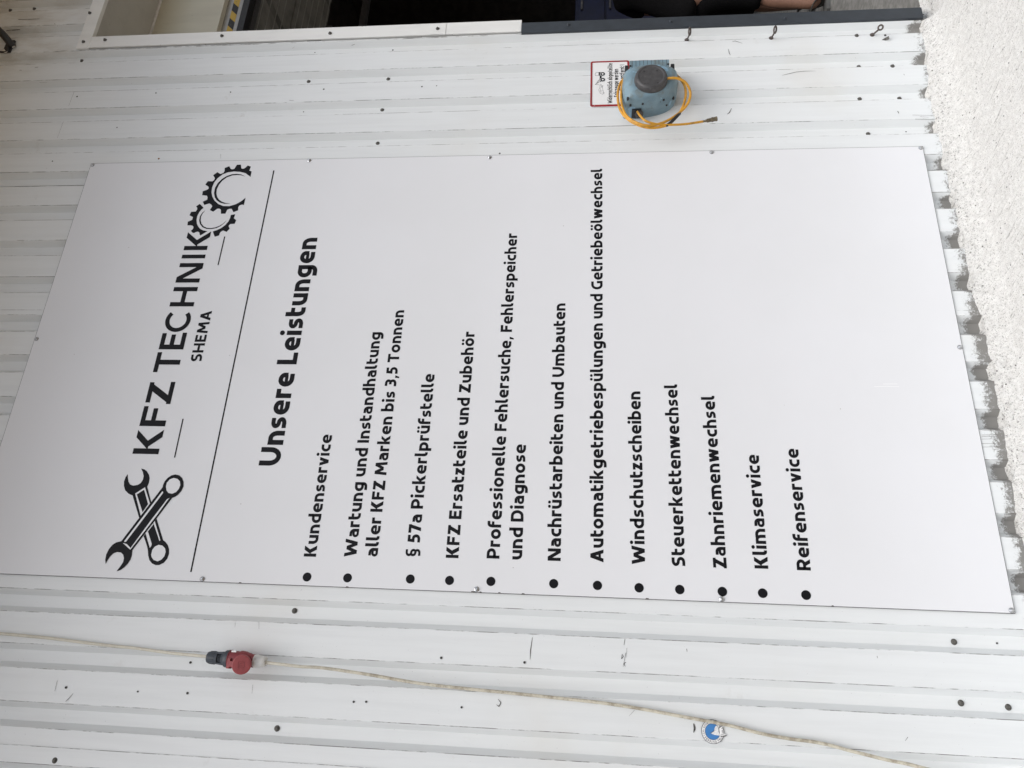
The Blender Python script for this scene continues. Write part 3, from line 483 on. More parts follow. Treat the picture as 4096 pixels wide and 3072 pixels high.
def screw_mesh(r, head=True, dark=True):
    mb = MB()
    mb.lathe((0,0,0), (0,-1,0), [(-0.001, r*0.92, 1), (0.0012, r, 1), (0.0022, r*0.96, 0), (0.0042, r*0.62, 0), (0.0044, r*0.58, 0)], 18)
    if head: mb.lathe((0,0,0), (0,-1,0), [(0.004, r*0.54, 0), (0.0085, r*0.52, 0), (0.0092, r*0.40, 0)], 6, smooth=False)
    return mb
def place_screw(name, protos, p, parent, yoff=0.0, flat=False, rot=None):
    q = Vector((p[0], yoff, p[1])) if flat else on_wall(p, yoff)
    o = protos.copy(); link(o); o.location = q - Vector(parent.location); o.rotation_euler = (0, random.uniform(0, 1.0), 0)
    o.parent = parent; o.matrix_parent_inverse = Matrix.Identity(4); return o
def proto(name, mb, mats):
    o = mb.build(name, mats); return o
pw = proto('screw', screw_mesh(0.0108), [M['darkscrew'], M['rubber']])
pt = proto('screw', screw_mesh(0.0098), [M['darkscrew'], M['rubber']])
pd = proto('screw', screw_mesh(0.0085), [M['anthracite'], M['anthracite']])
pb = proto('screw', screw_mesh(0.0098), [M['zinc'], M['rubber']])
for p in D['WSCREW']: place_screw('screw', pw, p, bld)
for p in D['TSCREW']: place_screw('screw', pt, p, bld, -0.0050 if p[1] < 4.28 else -0.006, True)
place_screw('screw', pt, D['JSCREW'], bld, -0.0068, True)
for p in D['DSCREW']: place_screw('screw', pd, p, bld, -0.0092, True)
# old drill holes and rivet stubs in the sheets
for i, p in enumerate(D['HOLES']):
    mb = MB()
    q = on_wall(p, 0.0); r = random.choice((0.0032, 0.0038, 0.0045))
    if abs(p[0]-D['HOLES'][-1][0]) < 1e-6: r = 0.006
    mb.lathe(q, (0,-1,0), [(-0.001, r, 0), (0.0026, r, 0), (0.0028, r*0.5, 0)], 10)
    mb.build('rivet_stub', M['rubber'], bld)
q = on_wall(D['RUST'], 0); MB().lathe(q, (0,-1,0), [(-0.001, 0.005), (0.003, 0.005), (0.0034, 0.002)], 10).build('rust_spot', M['rust'], bld)
# torn flap of sheet beside the lowest eye bolt
mb = MB(); T = [on_wall(p, 0.001) for p in D['TEAR']]
mb.add([T[0]+Vector((0,-0.001,0)), T[1]+Vector((0,-0.004,0)), T[2]+Vector((0,-0.016,0)), T[3]+Vector((0,-0.012,0)), T[4]+Vector((0,-0.001,0))], [(0,4,3,2,1)], 0)
mb.build('torn_flap', M['darkscrew'], bld)
# canopy over the yard side, and the building's shell
mb = MB(); mb.box(-3.2, 8.6, -CANOPY_DEPTH, 0.40, ZT+0.001, ZT+0.08); mb.build('canopy', M['canopy'], bld)  # out of view; depth and warm tint shaped for the wall's shade and bounce
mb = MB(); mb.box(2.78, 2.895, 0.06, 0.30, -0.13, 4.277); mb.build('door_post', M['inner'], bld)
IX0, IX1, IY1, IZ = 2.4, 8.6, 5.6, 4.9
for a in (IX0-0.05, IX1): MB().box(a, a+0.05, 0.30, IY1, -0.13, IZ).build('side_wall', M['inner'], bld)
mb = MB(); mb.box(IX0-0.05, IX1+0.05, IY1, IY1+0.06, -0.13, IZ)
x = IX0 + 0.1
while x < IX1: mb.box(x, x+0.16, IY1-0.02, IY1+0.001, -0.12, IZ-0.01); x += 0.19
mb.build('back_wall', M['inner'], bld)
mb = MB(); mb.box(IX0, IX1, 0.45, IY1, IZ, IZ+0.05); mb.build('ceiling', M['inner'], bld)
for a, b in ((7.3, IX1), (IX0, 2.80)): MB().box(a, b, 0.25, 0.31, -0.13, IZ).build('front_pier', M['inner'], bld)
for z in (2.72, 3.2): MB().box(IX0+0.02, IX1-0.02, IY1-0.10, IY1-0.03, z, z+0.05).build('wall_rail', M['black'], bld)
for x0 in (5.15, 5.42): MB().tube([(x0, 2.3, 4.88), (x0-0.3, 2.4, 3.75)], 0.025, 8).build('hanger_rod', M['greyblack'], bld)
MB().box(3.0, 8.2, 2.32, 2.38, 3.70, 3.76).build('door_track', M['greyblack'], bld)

# ------------------------------------------------------------------ garage door, run up under the ceiling
gd = empty('garage_door', (5.1, 0.5, 3.74), 'open sectional garage door with a black and yellow hazard strip along its lower edge', 'garage door')
MB().box(2.93, 7.3, 0.447, 0.472, 3.742, 3.86).build('bottom_rail', M['alu'], gd)
MB().box(2.93, 7.3, 0.4455, 0.4468, 3.765, 3.806).build('hazard_tape', M['hazard'], gd)
MB().box(2.93, 7.3, 0.447, 0.50, 3.700, 3.7415).build('edge_seal', M['black'], gd)
for a, b in ((0.62, 1.08), (1.10, 1.66)):
    mb = MB(); mb.box(2.95, 7.28, a, b, 3.752, 3.79)
    yy = a + 0.05
    while yy < b - 0.03: mb.box(2.95, 7.28, yy, yy+0.007, 3.7495, 3.753, 1); yy += 0.095
    mb.build('door_panel', [M['door'], M['alu']], gd)
MB().box(2.94, 7.29, 0.545, 0.60, 3.72, 3.80).build('spring_shaft', M['greyblack'], gd)
MB().box(4.75, 4.80, 1.64, 1.70, 3.70, 3.80).build('roller_bracket', M['greyblack'], gd)

# ------------------------------------------------------------------ ground
def grid_axis(a, b, step, far):
    out = []; v = a
    while v <= b + 1e-9: out.append(v); v += step
    s = step; v = a; lo = []
    while v > -far: s *= 1.5; v -= s; lo.append(max(v, -far))
    s = step; v = out[-1]; hi = []
    while v < far: s *= 1.5; v += s; hi.append(min(v, far))
    return lo[::-1] + out + hi
gx = grid_axis(-0.3, 3.3, 0.012, 60); gy = [v for v in grid_axis(-1.1, 0.06, 0.012, 60) if v <= 0.061]
mb = MB(); nx = len(gx)
def gz(x, y):
    d = max(0.0, -y + 0.0)
    z0 = -0.165 - 0.012*min(1, d/0.5)
    zb = wall_bottom(max(-0.6, min(2.9, x)))
    f = math.exp(-(d/0.045)**1.3)
    z = z0 + (zb - z0 - 0.004)*f if x < 2.82 else z0 + (0.03 if y > 0.02 else 0)
    q = Vector((x, y, 0))
    if abs(x) < 5 and y > -2: z += 0.0035*noise.noise(q*26) + 0.002*noise.noise(q*70) + (0.010*noise.noise(q*17) + 0.006*noise.noise(q*45))*f
    return z
for y in gy:
    for x in gx: mb.v.append((x, y, gz(x, y)))
for j in range(len(gy)-1):
    for i in range(nx-1):
        a = j*nx + i; mb.f.append((a, a+1, a+nx+1, a+nx)); mb.m.append(0); mb.sm.append(True)
tag(mb.build('ground', M['ground']), kind='structure')
# mortar smeared up the foot of the sheets
mb = MB(); N = 420
pr = []
for i in range(N+1):
    x = -0.2 + (2.825+0.2)*i/N; zb = wall_bottom(max(-0.6, x)); y = ypro(x)
    q = Vector((x, 0, 0)); hz = zb + 0.005 + 0.010*noise.noise(q*9) + 0.007*noise.noise(q*31); th = 0.010 + 0.006*noise.noise(q*14 + Vector((0,3,0)))
    pr.append([(x, y-0.0005, hz), (x, y-th*0.6, hz-0.004), (x, min(y-th*1.6, YC-0.012), hz-0.020-0.006*abs(noise.noise(q*22))), (x, -0.060-0.02*noise.noise(q*6), -0.19)])
for i in range(N):
    c = len(mb.v); mb.v += pr[i] + pr[i+1]
    for j in range(3): mb.f.append((c+j, c+j+1, c+j+5, c+j+4)); mb.m.append(0); mb.sm.append(True)
tag(mb.build('mortar_fillet', M['mortar'], recalc=True), kind='structure')
MB().box(IX0, IX1, 0.035, IY1, -0.30, -0.128).build('workshop_floor', M['floor'])['kind'] = 'structure'

# ------------------------------------------------------------------ lettering: stroked glyphs
def path(pts, closed=False):
    out = []; n = len(pts)
    for i, p in enumerate(pts):
        r = p[2] if len(p) > 2 else 0; P = Vector(p[:2])
        if r <= 0 or (not closed and i in (0, n-1)): out.append(P); continue
        A = Vector(pts[(i-1) % n][:2]); B = Vector(pts[(i+1) % n][:2])
        da = A-P; db = B-P; ra = min(r, da.length*0.5); rb = min(r, db.length*0.5)
        a = P + da.normalized()*ra; b = P + db.normalized()*rb; c1 = a.lerp(P, 0.56); c2 = b.lerp(P, 0.56)
        for k in range(9):
            t = k/8; u = 1-t; out.append(a*u**3 + c1*3*u*u*t + c2*3*u*t*t + b*t**3)
    return out
def strip(pts, t, closed=False):
    n = len(pts); L = []; Rr = []
    for i in range(n):
        if closed: a, b = pts[i-1], pts[(i+1) % n]
        else: a, b = pts[max(i-1, 0)], pts[min(i+1, n-1)]
        d1 = (pts[i]-a); d2 = (b-pts[i])
        if d1.length < 1e-7: d1 = d2
        if d2.length < 1e-7: d2 = d1
        d1 = d1.normalized(); d2 = d2.normalized(); n1 = Vector((-d1.y, d1.x)); n2 = Vector((-d2.y, d2.x)); m = (n1+n2)
        m = m/m.length if m.length > 1e-6 else n1
        m = m/max(0.5, m.dot(n1))
        L.append(pts[i] + m*t/2); Rr.append(pts[i] - m*t/2)
    fs = [(i, n+i, n+(i+1) % n, (i+1) % n) for i in range(n if closed else n-1)]
    return L + Rr, fs
def quad(*p): return [Vector(q) for q in p], [(0, 1, 2, 3)]
def diag(x0, y0, x1, y1, hw): return quad((x0, y0), (x0+hw, y0), (x1+hw, y1), (x1, y1))
def dot(x, y, r): return [Vector((x + r*math.cos(a*math.pi/8), y + r*math.sin(a*math.pi/8))) for a in range(16)], [tuple(range(16))]
def glyph(c, t, geo=False):
    """cap height 1; returns (shapes, width)"""
    s = t/2; X = 0.755; AS = 1.09; DE = -0.27; r = 0.34; G = []; hw = t*1.12
    S = lambda pts, closed=False, tt=t: G.append(strip(path(pts, closed), tt, closed))
    if c in 'äöüÄÖÜ':
        G, wd = glyph({'ä':'a','ö':'o','ü':'u','Ä':'A','Ö':'O','Ü':'U'}[c], t); h = 0.97 if c.islower() else 1.2
        return G + [dot(wd/2-0.15, h, 0.11), dot(wd/2+0.15, h, 0.11)], wd
    wd = 0.64
    if c == 'n': S([(s,0),(s,X-s),(wd-s,X-s,r),(wd-s,0)])
    elif c == 'h': S([(s,0),(s,AS)]); S([(s,X-s),(wd-s,X-s,r),(wd-s,0)])
    elif c == 'm':
        wd = 1.02; m = wd/2; S([(s,0),(s,X-s),(m,X-s,r),(m,0)]); S([(m-0.1,X-s),(wd-s,X-s,r),(wd-s,0)])
    elif c == 'u': S([(s,X),(s,s,r),(wd-s,s),(wd-s,X)])
    elif c == 'o': wd = 0.70; S([(s,s-.01,r),(wd-s,s-.01,r),(wd-s,X-s+.01,r),(s,X-s+.01,r)], True)
    elif c == 'b': wd = 0.67; S([(s,AS),(s,s),(wd-s,s,r),(wd-s,X-s,r),(s,X-s)])
    elif c == 'd': wd = 0.67; S([(wd-s,AS),(wd-s,s),(s,s,r),(s,X-s,r),(wd-s,X-s)])
    elif c == 'p': wd = 0.67; S([(s,DE),(s,X-s),(wd-s,X-s,r),(wd-s,s,r),(s,s)])
    elif c == 'g': wd = 0.67; S([(wd-s,s+.02),(s,s+.02,r),(s,X-s,r),(wd-s,X-s),(wd-s,DE+s,.22),(.09,DE+s)])
    elif c == 'e': wd = 0.67; S([(s,.37),(wd-s*1.2,.37)], False, t*.72); S([(wd-s,.31),(wd-s,X-s+.01,r),(s,X-s+.01,r),(s,s-.01,r),(wd-.05,s-.01)])
    elif c == 'a': wd = 0.60; S([(.07,X-s),(wd-s,X-s,r*.8),(wd-s,0)]); S([(wd-s,.43),(s*.9,.43,.16),(s*.9,s*.85,.16),(wd-s,s*.85)], False, t*.85)
    elif c == 'c': wd = 0.55; S([(wd,X-s+.01),(s,X-s+.01,r),(s,s-.01,r),(wd,s-.01)])
    elif c == 's': wd = 0.53; S([(wd-.05,X-s),(s,X-s,.2),(s,.378,.2),(wd-s,.378,.2),(wd-s,s,.2),(.02,s)], False, t*.9)
    elif c == 'r': wd = 0.44; S([(s,0),(s,X-s),(wd,X-s)])
    elif c == 't': wd = 0.46; S([(s,1.0),(s,s,.26),(wd,s)]); S([(s,X-s),(wd-.02,X-s)], False, t*.9)
    elif c == 'f': wd = 0.46; S([(s,0),(s,AS-s,.26),(wd,AS-s)]); S([(s,X-s),(wd-.03,X-s)], False, t*.9)
    elif c == 'l': wd = 0.31; S([(s,AS),(s,s,.2),(wd,s)])
    elif c == 'i': wd = t; S([(s,0),(s,X)]); G.append(dot(s, .99, .125))
    elif c == 'k': wd = 0.66; S([(s,0),(s,AS)]); G += [diag(t*.7,.40,wd-hw,X,hw), diag(t*.7+.03,.40,wd-hw,0,hw*1.05)]
    elif c == 'v': wd = 0.66; G += [diag(wd/2-hw/2,0,0,X,hw), diag(wd/2-hw/2,0,wd-hw,X,hw)]
    elif c == 'w': wd = 0.98; G += [diag(.27-hw/2,0,0,X,hw), diag(.27-hw/2,0,wd/2-hw/2,X,hw), diag(wd-.27-hw/2,0,wd/2-hw/2,X,hw), diag(wd-.27-hw/2,0,wd-hw,X,hw)]
    elif c == 'z': wd = 0.54; S([(.03,X-s),(wd-.02,X-s)]); S([(.0,s),(wd,s)]); G.append(diag(.01,s,wd-hw*1.2,X-s,hw*1.1))
    elif c == 'U': wd = 0.82; S([(s,1),(s,s,.42),(wd-s,s,.42),(wd-s,1)])
    elif c == 'L': wd = 0.58; S([(s,1),(s,s),(wd,s)])
    elif c == 'W': wd = 1.24; G += [diag(.33-hw/2,0,0,1,hw), diag(.33-hw/2,0,wd/2-hw/2,.86,hw), diag(wd-.33-hw/2,0,wd/2-hw/2,.86,hw), diag(wd-.33-hw/2,0,wd-hw,1,hw)]
    elif c == 'K':
        wd = 0.78; S([(s,0),(s,1)]); hk = t*1.35; G += [diag(t*.8,.46,wd-hk-.02,1,hk), diag(t*1.1,.52,wd-hk,0,hk)]
    elif c == 'F': wd = 0.60; S([(s,0),(s,1-s),(wd,1-s)]); S([(s,.53-s*.2),(wd-.06,.53-s*.2)])
    elif c == 'E': wd = 0.62; S([(wd-.02,1-s),(s,1-s),(s,s),(wd,s)]); S([(s,.52),(wd-.07,.52)])
    elif c == 'Z': wd = 0.70; S([(.04,1-s),(wd-.02,1-s)]); S([(0,s),(wd,s)]); G.append(diag(.01,s,wd-hw*1.25-.02,1-s,hw*1.15))
    elif c == 'M':
        wd = 1.0; G += [diag(0,0,.08,1,t), diag(wd-t,0,wd-.08-t,1,t), diag(wd/2-t*.55,.28,.08,1,t*1.1), diag(wd/2-t*.55,.28,wd-.08-t*1.1,1,t*1.1)]
    elif c == 'T': wd = 0.72; S([(0,1-s),(wd,1-s)]); S([(wd/2,0),(wd/2,1-s)])
    elif c == 'P': wd = 0.70; S([(s,0),(s,1-s),(wd-s,1-s,.32),(wd-s,.40,.32),(s,.40)])
    elif c == 'R': wd = 0.73; S([(s,0),(s,1-s),(wd-s-.02,1-s,.3),(wd-s-.02,.43,.3),(s,.43)]); G.append(diag(wd-hw*1.1,0,.34-s,.45,hw*1.1))
    elif c == 'B': wd = 0.70; S([(s,s),(s,1-s),(wd-s-.04,1-s,.25),(wd-s-.04,.53,.25),(s,.53)]); S([(s,.53),(wd-s,.53,.25),(wd-s,s,.25),(s,s)])
    elif c == 'D': wd = 0.80; S([(s,s),(wd-s,s,.45),(wd-s,1-s,.45),(s,1-s)], True)
    elif c == 'O': wd = 0.9; S([(s,s,.5),(wd-s,s,.5),(wd-s,1-s,.5),(s,1-s,.5)], True)
    elif c == 'N': wd = 0.84; S([(s,0),(s,1)]); S([(wd-s,0),(wd-s,1)]); G.append(diag(.02,1,wd-hw*1.1-.02,0,hw*1.1))
    elif c == 'A': wd = 0.86; G += [diag(0,0,wd/2-hw*.55,1,hw*1.05), diag(wd-hw*1.05,0,wd/2-hw*.5,1,hw*1.05)]; S([(.2,.29),(wd-.2,.29)], False, t*.85)
    elif c == 'G': wd = 0.76; S([(wd-.05,1-s),(s,1-s,.45),(s,s,.45),(wd-s,s),(wd-s,.5)])
    elif c == 'S': wd = 0.62; S([(wd-.05,1-s),(s,1-s,.26),(s,.51,.26),(wd-s,.51,.26),(wd-s,s,.26),(.02,s)])
    elif c == 'C':
        wd = 0.80
        if geo: G.append(strip([Vector((.5*0.93 + .43*math.cos(a), .5 + (.5+.02-s)*math.sin(a))) for a in [R(46 + (314-46)*i/28) for i in range(29)]], t))
        else: S([(wd,1-s),(s,1-s,.48),(s,s,.48),(wd,s)])
    elif c == 'H': wd = 0.80; S([(s,0),(s,1)]); S([(wd-s,0),(wd-s,1)]); S([(s,.5),(wd-s,.5)])
    elif c == 'I': wd = t; S([(s,0),(s,1)])
    elif c == '5': wd = 0.58; S([(wd-.04,1-s),(.17,1-s),(.14,.56),(wd-s,.56,.26),(wd-s,s,.26),(.02,s)])
    elif c == '7': wd = 0.60; S([(0,1-s),(wd,1-s)]); G.append(diag(.12,0,wd-hw,1-s,hw*1.02))
    elif c == '3': wd = 0.58; S([(.04,1-s),(wd-s,1-s,.22),(wd-s,.53,.22),(.17,.53)]); S([(.17,.53),(wd-s,.53,.22),(wd-s,s,.22),(.02,s)])
    elif c == '§': wd = 0.55; S([(wd-.06,AS-s),(s,AS-s,.2),(s,.62,.2),(wd-s,.62,.2),(wd-s,.28,.2),(wd*.45,.28)], False, t*.8); S([(.06,-.14+s),(wd-s,-.14+s,.2),(wd-s,.30,.2),(s,.30,.2),(s,.62,.2),(wd*.5,.62)], False, t*.8)
    elif c == ',': wd = 0.24; G.append(quad((0,-.20),(.11,-.20),(.24,.16),(.03,.16)))
    elif c == '!': wd = t; S([(s,.3),(s,1)]); G.append(dot(s,.1,.11))
    elif c == ' ': return [], 0.20
    return G, wd
SB = 0.105
def set_text(mb, text, x0, z0, x1, z1, cap, t, y, gap=SB):
    """stroked text from (x0, z0) to (x1, z1) along its baseline in the wall plane"""
    adv = 0; items = []
    for ch in text:
        G, wd = glyph(ch, t); items.append((G, adv)); adv += wd + gap
    total = adv - gap; sx = math.hypot(x1-x0, z1-z0)/total; ux = (x1-x0)/(total*sx); uz = (z1-z0)/(total*sx); k = 0
    for G, a in items:
        for vs, fs in G:
            emit(mb, [(x0 + ((a+p.x)*sx)*ux - p.y*cap*uz, z0 + ((a+p.x)*sx)*uz + p.y*cap*ux) for p in vs], fs, y - 0.00004*(k % 5)); k += 1
def emit(mb, pts, fs, y, mi=0):
    q = []
    for f in fs:
        ar = sum(pts[f[i]][0]*pts[f[(i+1) % len(f)]][1] - pts[f[(i+1) % len(f)]][0]*pts[f[i]][1] for i in range(len(f)))
        q.append(tuple(f) if ar > 0 else tuple(f)[::-1])
    mb.add([(p[0], y, p[1]) for p in pts], q, mi)

# ------------------------------------------------------------------ the big sign board
sb = empty('sign_board', (1.027, 0.0, 0.0), 'tall white sign board with black German lettering listing garage services', 'sign')
mb = MB(); BW, BH = 2.05, 4.0438
e = 0.0014
e = 0.0018; g_ = 0.0006
fr = [(e,0,e),(BW-e,0,e),(BW-e,0,BH-e),(e,0,BH-e)]; md_ = [(0,g_,0),(BW,g_,0),(BW,g_,BH),(0,g_,BH)]; bk = [(p[0],0.0040,p[2]) for p in md_]
mb.add(fr, [(0,1,2,3)], 0)
for i in range(4):
    j = (i+1) % 4
    mb.add([md_[i], md_[j], fr[j], fr[i]], [(0,1,2,3)], 1); mb.add([bk[i], bk[j], md_[j], md_[i]], [(0,1,2,3)], 1)
mb.add(bk, [(3,2,1,0)], 1)
mb.build('panel', [M['board'], M['core']], sb)
names = ['heading'] + ['service_line']*14
for nm, (tx, a, b, cap) in zip(names, D['LINES']):
    mb = MB(); c = cap if nm == 'heading' else 0.0494
    set_text(mb, tx, a[0], a[1], b[0], b[1], c, 0.222 if nm == 'heading' else 0.213, -0.0007)
    mb.build(nm, M['vinyl'], sb, 'black line of lettering: ' + tx)
for x, z in D['BULLETS']:
    mb = MB(); mb.plate([[(x + 0.0172*math.cos(i*math.pi/14), z + 0.0172*math.sin(i*math.pi/14)) for i in range(28)]], -0.0008, 0.0007); mb.build('bullet', M['vinyl'], sb)
mb = MB(); z0, z1 = D['LOGOZ']; H = z1-z0; q = 0
for ch, xa, xb in D['LOGO']:
    G, wd = glyph(ch, 0.175, True)
    if ch == 'I': wd = 0.175
    if ch == 'C': wd = 0.93
    for vs, fs in G:
        emit(mb, [(xa + (xb-xa)*p.x/wd, z0 + H*p.y) for p in vs], fs, -0.0008 - 0.00004*(q % 6)); q += 1
mb.build('company_name', M['vinyl'], sb, 'large black lettering KFZ TECHNIK')
mb = MB(); a, b, c = D['SHEMA']; set_text(mb, 'SHEMA', a[0], a[1], b[0], b[1], c*1.04, 0.20, -0.0008, 0.13); mb.build('company_name', M['vinyl'], sb, 'small black lettering SHEMA')
for (a, b), wd in zip(D['RULES'], (0.0062, 0.0055, 0.0055)):
    MB().stroke([a, b], wd, -0.0007).build('rule_line', M['vinyl'], sb)
for i, l in enumerate(D['GEAR']): pass
mb = MB()
for l in D['GEAR']: mb.plate([l], -0.0008, 0.0007)
mb.build('gear_emblem', M['vinyl'], sb)
mb = MB(); ly = {0: (-0.0006, 0), 1: (-0.0009, 1), 2: (-0.0012, 0), 3: (-0.0015, 0), 4: (-0.0018, 1)}
for k, l in D['WRENCH']: mb.plate([l], ly[k][0], 0, ly[k][1])
mb.build('wrench_emblem', [M['vinyl'], M['board']], sb)
for p in D['BSCREW']: place_screw('screw', pb, (min(max(p[0], 0.011), BW-0.011), min(max(p[1], 0.011), BH-0.011)), sb, -0.0002, True)
# chips out of the board's left edge
mb = MB()
for x, z, l in ((0.0015, 1.930, 0.022), (0.0012, 1.902, 0.012), (0.001, 1.74, 0.015), (0.0015, 1.83, 0.012), (0.001, 2.42, 0.014), (0.001, 1.28, 0.016), (0.001, 0.62, 0.01), (0.001, 2.85, 0.014)):
    mb.plate([[(x-0.002, z-l/2), (x+0.003, z-l/3), (x+0.0035, z+l/4), (x-0.002, z+l/2)]], -0.0004)
mb.build('edge_chip', M['mark'], sb)
mb = MB()
for pts in ([(0.86, 0.366), (0.862, 0.32), (0.861, 0.27)], [(0.872, 0.33), (0.873, 0.275)]): mb.stroke(pts, 0.0022, -0.0004)
mb.build('scratch', M['stick_white'], sb)

# ------------------------------------------------------------------ tow-away warning sign
x1, zt = D['SIGN'][0]; zb = D['SIGN'][1][1]; x0 = D['SIGN'][2][0]
ws = empty('warning_sign', ((x0+x1)/2, 0.0, zb), 'small white enamel tow-away sign with a red border, half behind the blue hose reel', 'sign')
def rrect(x0, x1, z0, z1, r, n=6):
    out = []
    for cx, cz, a0 in ((x1-r, z1-r, 0), (x0+r, z1-r, 90), (x0+r, z0+r, 180), (x1-r, z0+r, 270)):
        for i in range(n+1):
            a = R(a0 + 90*i/n); out.append((cx + r*math.cos(a), cz + r*math.sin(a)))
    return out
mb = MB(); mb.plate([rrect(x0, x1, zb, zt, 0.012)], -0.002, 0.004); mb.build('plate', M['enamel'], ws)
mb = MB(); mb.plate([rrect(x0, x1, zb, zt, 0.012), rrect(x0+0.011, x1-0.007, zb+0.0095, zt-0.0085, 0.006)], -0.0042, 0.0022); mb.build('border', M['red_enamel'], ws)
for t_, a, b, c in D['SIGNTXT']:
    mb = MB(); set_text(mb, t_, a[0], a[1], b[0], b[1], c*1.12, 0.20, -0.0026, 0.16); mb.build('lettering', M['vinyl'], ws)
mb = MB()
for l in D['TRUCK']: mb.plate([l], -0.0026)
for p in D['WHEELS'][:2]:
    for r_, y_, mi in ((D['WHEELS'][2]*1.15, -0.0029, 1), (D['WHEELS'][2], -0.0032, 0), (D['WHEELS'][2]*0.42, -0.0035, 1)):
        mb.plate([[(p[0] + r_*math.cos(i*math.pi/10), p[1] + r_*math.sin(i*math.pi/10)) for i in range(20)]], y_, 0, mi)
for i, l in enumerate(D['PICT'][:5]): mb.stroke(l, 0.0012, -0.0026)
mb.build('tow_truck_picture', [M['vinyl'], M['enamel']], ws)
mb = MB()
for l in D['PICT'][5:]: mb.stroke(l, 0.0009, -0.0026)
mb.build('car_picture', [M['vinyl']], ws)

# ------------------------------------------------------------------ hose reel
hr = empty('hose_reel', (2.36, 0.0, 1.225), 'faded blue compressed air hose reel with a black hub and yellow hose', 'hose reel')
cont = catmull([Vector((x, z, 0)) for x, z in ((2.250,1.338),(2.253,1.285),(2.260,1.235),(2.274,1.178),(2.300,1.130),(2.345,1.100),(2.40,1.095),(2.455,1.112),(2.47,1.225),(2.455,1.338),(2.40,1.355),(2.345,1.360),(2.29,1.357),(2.258,1.35),(2.250,1.338))], 5)[:-1]
lv = [(0.004, 1.0, 0), (-.05, 1.0, 0), (-.088, 1.0, 0), (-.092, .985, 0), (-.108, .965, .05), (-.124, .925, .2), (-.135, .87, .35), (-.141, .80, .5), (-.1435, .70, .6), (-.144, .3, .6)]
mb = MB(); n = len(cont)
for y, s_, cir in lv:
    for p in cont:
        cx, cz = 2.350, 1.228; dx, dz = p.x-cx, p.y-cz; rr = math.hypot(dx, dz); tr = 0.118
        k = s_*(rr*(1-cir) + tr*cir)/rr
        mb.v.append((cx + dx*k, y, cz + dz*k))
for j in range(len(lv)-1):
    for i in range(n):
        mb.f.append((j*n+i, j*n+(i+1) % n, (j+1)*n+(i+1) % n, (j+1)*n+i)); mb.m.append(0); mb.sm.append(True)
mb.f.append(tuple((len(lv)-1)*n+i for i in range(n))); mb.m.append(0); mb.sm.append(True)
mb.build('housing', M['blue'], hr, recalc=True)
mb = MB(); mb.box(2.40, 2.513, -0.104, 0.0, 1.135, 1.322)
for i in range(10): mb.box(2.43, 2.5132, -0.1046, -0.1035, 1.146+0.0182*i, 1.1478+0.0182*i, 1)
mb.build('ribbed_mount', [M['blue'], M['black']], hr, bevel=0.004)
mb = MB()
mb.lathe((2.347, -0.143, 1.228), (0,-1,0), [(0, .0775), (.004, .0775), (.010, .0765), (.018, .0750), (.025, .0725), (.030, .067), (.0315, .061), (.0290, .055), (.0285, .02), (.0295, .0)], 48); mb.build('hub_cover', M['greyblack'], hr)
for p in D['DHOLES']: MB().lathe((p[0], p[1], p[2]), (0,-1,0), [(-.001, .0042), (.0006, .0042)], 10).build('hub_screw', M['black'], hr)
for p in D['RHOLES']: MB().lathe((p[0], p[1], p[2]), (-1,0,0) if p[0] < 2.33 else (0,-1,0), [(-.012, .0052), (.0022, .0052), (.0024, .002)], 10).build('housing_screw', M['black'], hr)
for z in (1.335, 1.115): MB().box(2.47, 2.515, -0.075, 0.004, z-0.009, z+0.009).build('bracket', M['black'], hr, bevel=0.002)
g = D['GUIDE'][0]
mb = MB(); mb.box(g[0]-0.0035, g[0]+0.035, g[1]-0.028, g[1]+0.030, g[2]-0.010, g[2]+0.034); mb.build('hose_slot', M['black'], hr)
mb = MB(); mb.lathe((g[0]-0.004, g[1], g[2]), (-0.7,-0.6,-0.2), [(-.012, .016), (-.009, .019), (.012, .019), (.016, .015), (.0165, .0)], 12, smooth=False); mb.build('hose_guide', M['greyblack'], hr, bevel=0.001)
for nm in ('HOSE1', 'HOSE2', 'HOSE3'):
    pts = catmull(D[nm], 8)
    MB().tube(pts, 0.0060 if nm != 'HOSE3' else 0.0053, 12).build('hose', M['hose'], hr)
MB().tube(catmull(D['TAPE'], 6), 0.0074, 12).build('tape_wrap', M['black'], hr)
mb = MB(); c = [Vector(p) for p in D['COUP']]; ax_ = c[-1]-c[0]; L = ax_.length
mb.lathe(c[0], ax_, [(0,.0052),(L*.08,.0055),(L*.1,.0048),(L*.2,.0048),(L*.22,.0062),(L*.30,.0062),(L*.32,.0088),(L*.62,.0088),(L*.64,.0108),(L*.74,.0108),(L*.76,.0098),(L*.9,.0098),(L*.92,.0108),(L,.0108),(L,.0)], 16); mb.build('coupling', M['brass'], hr)

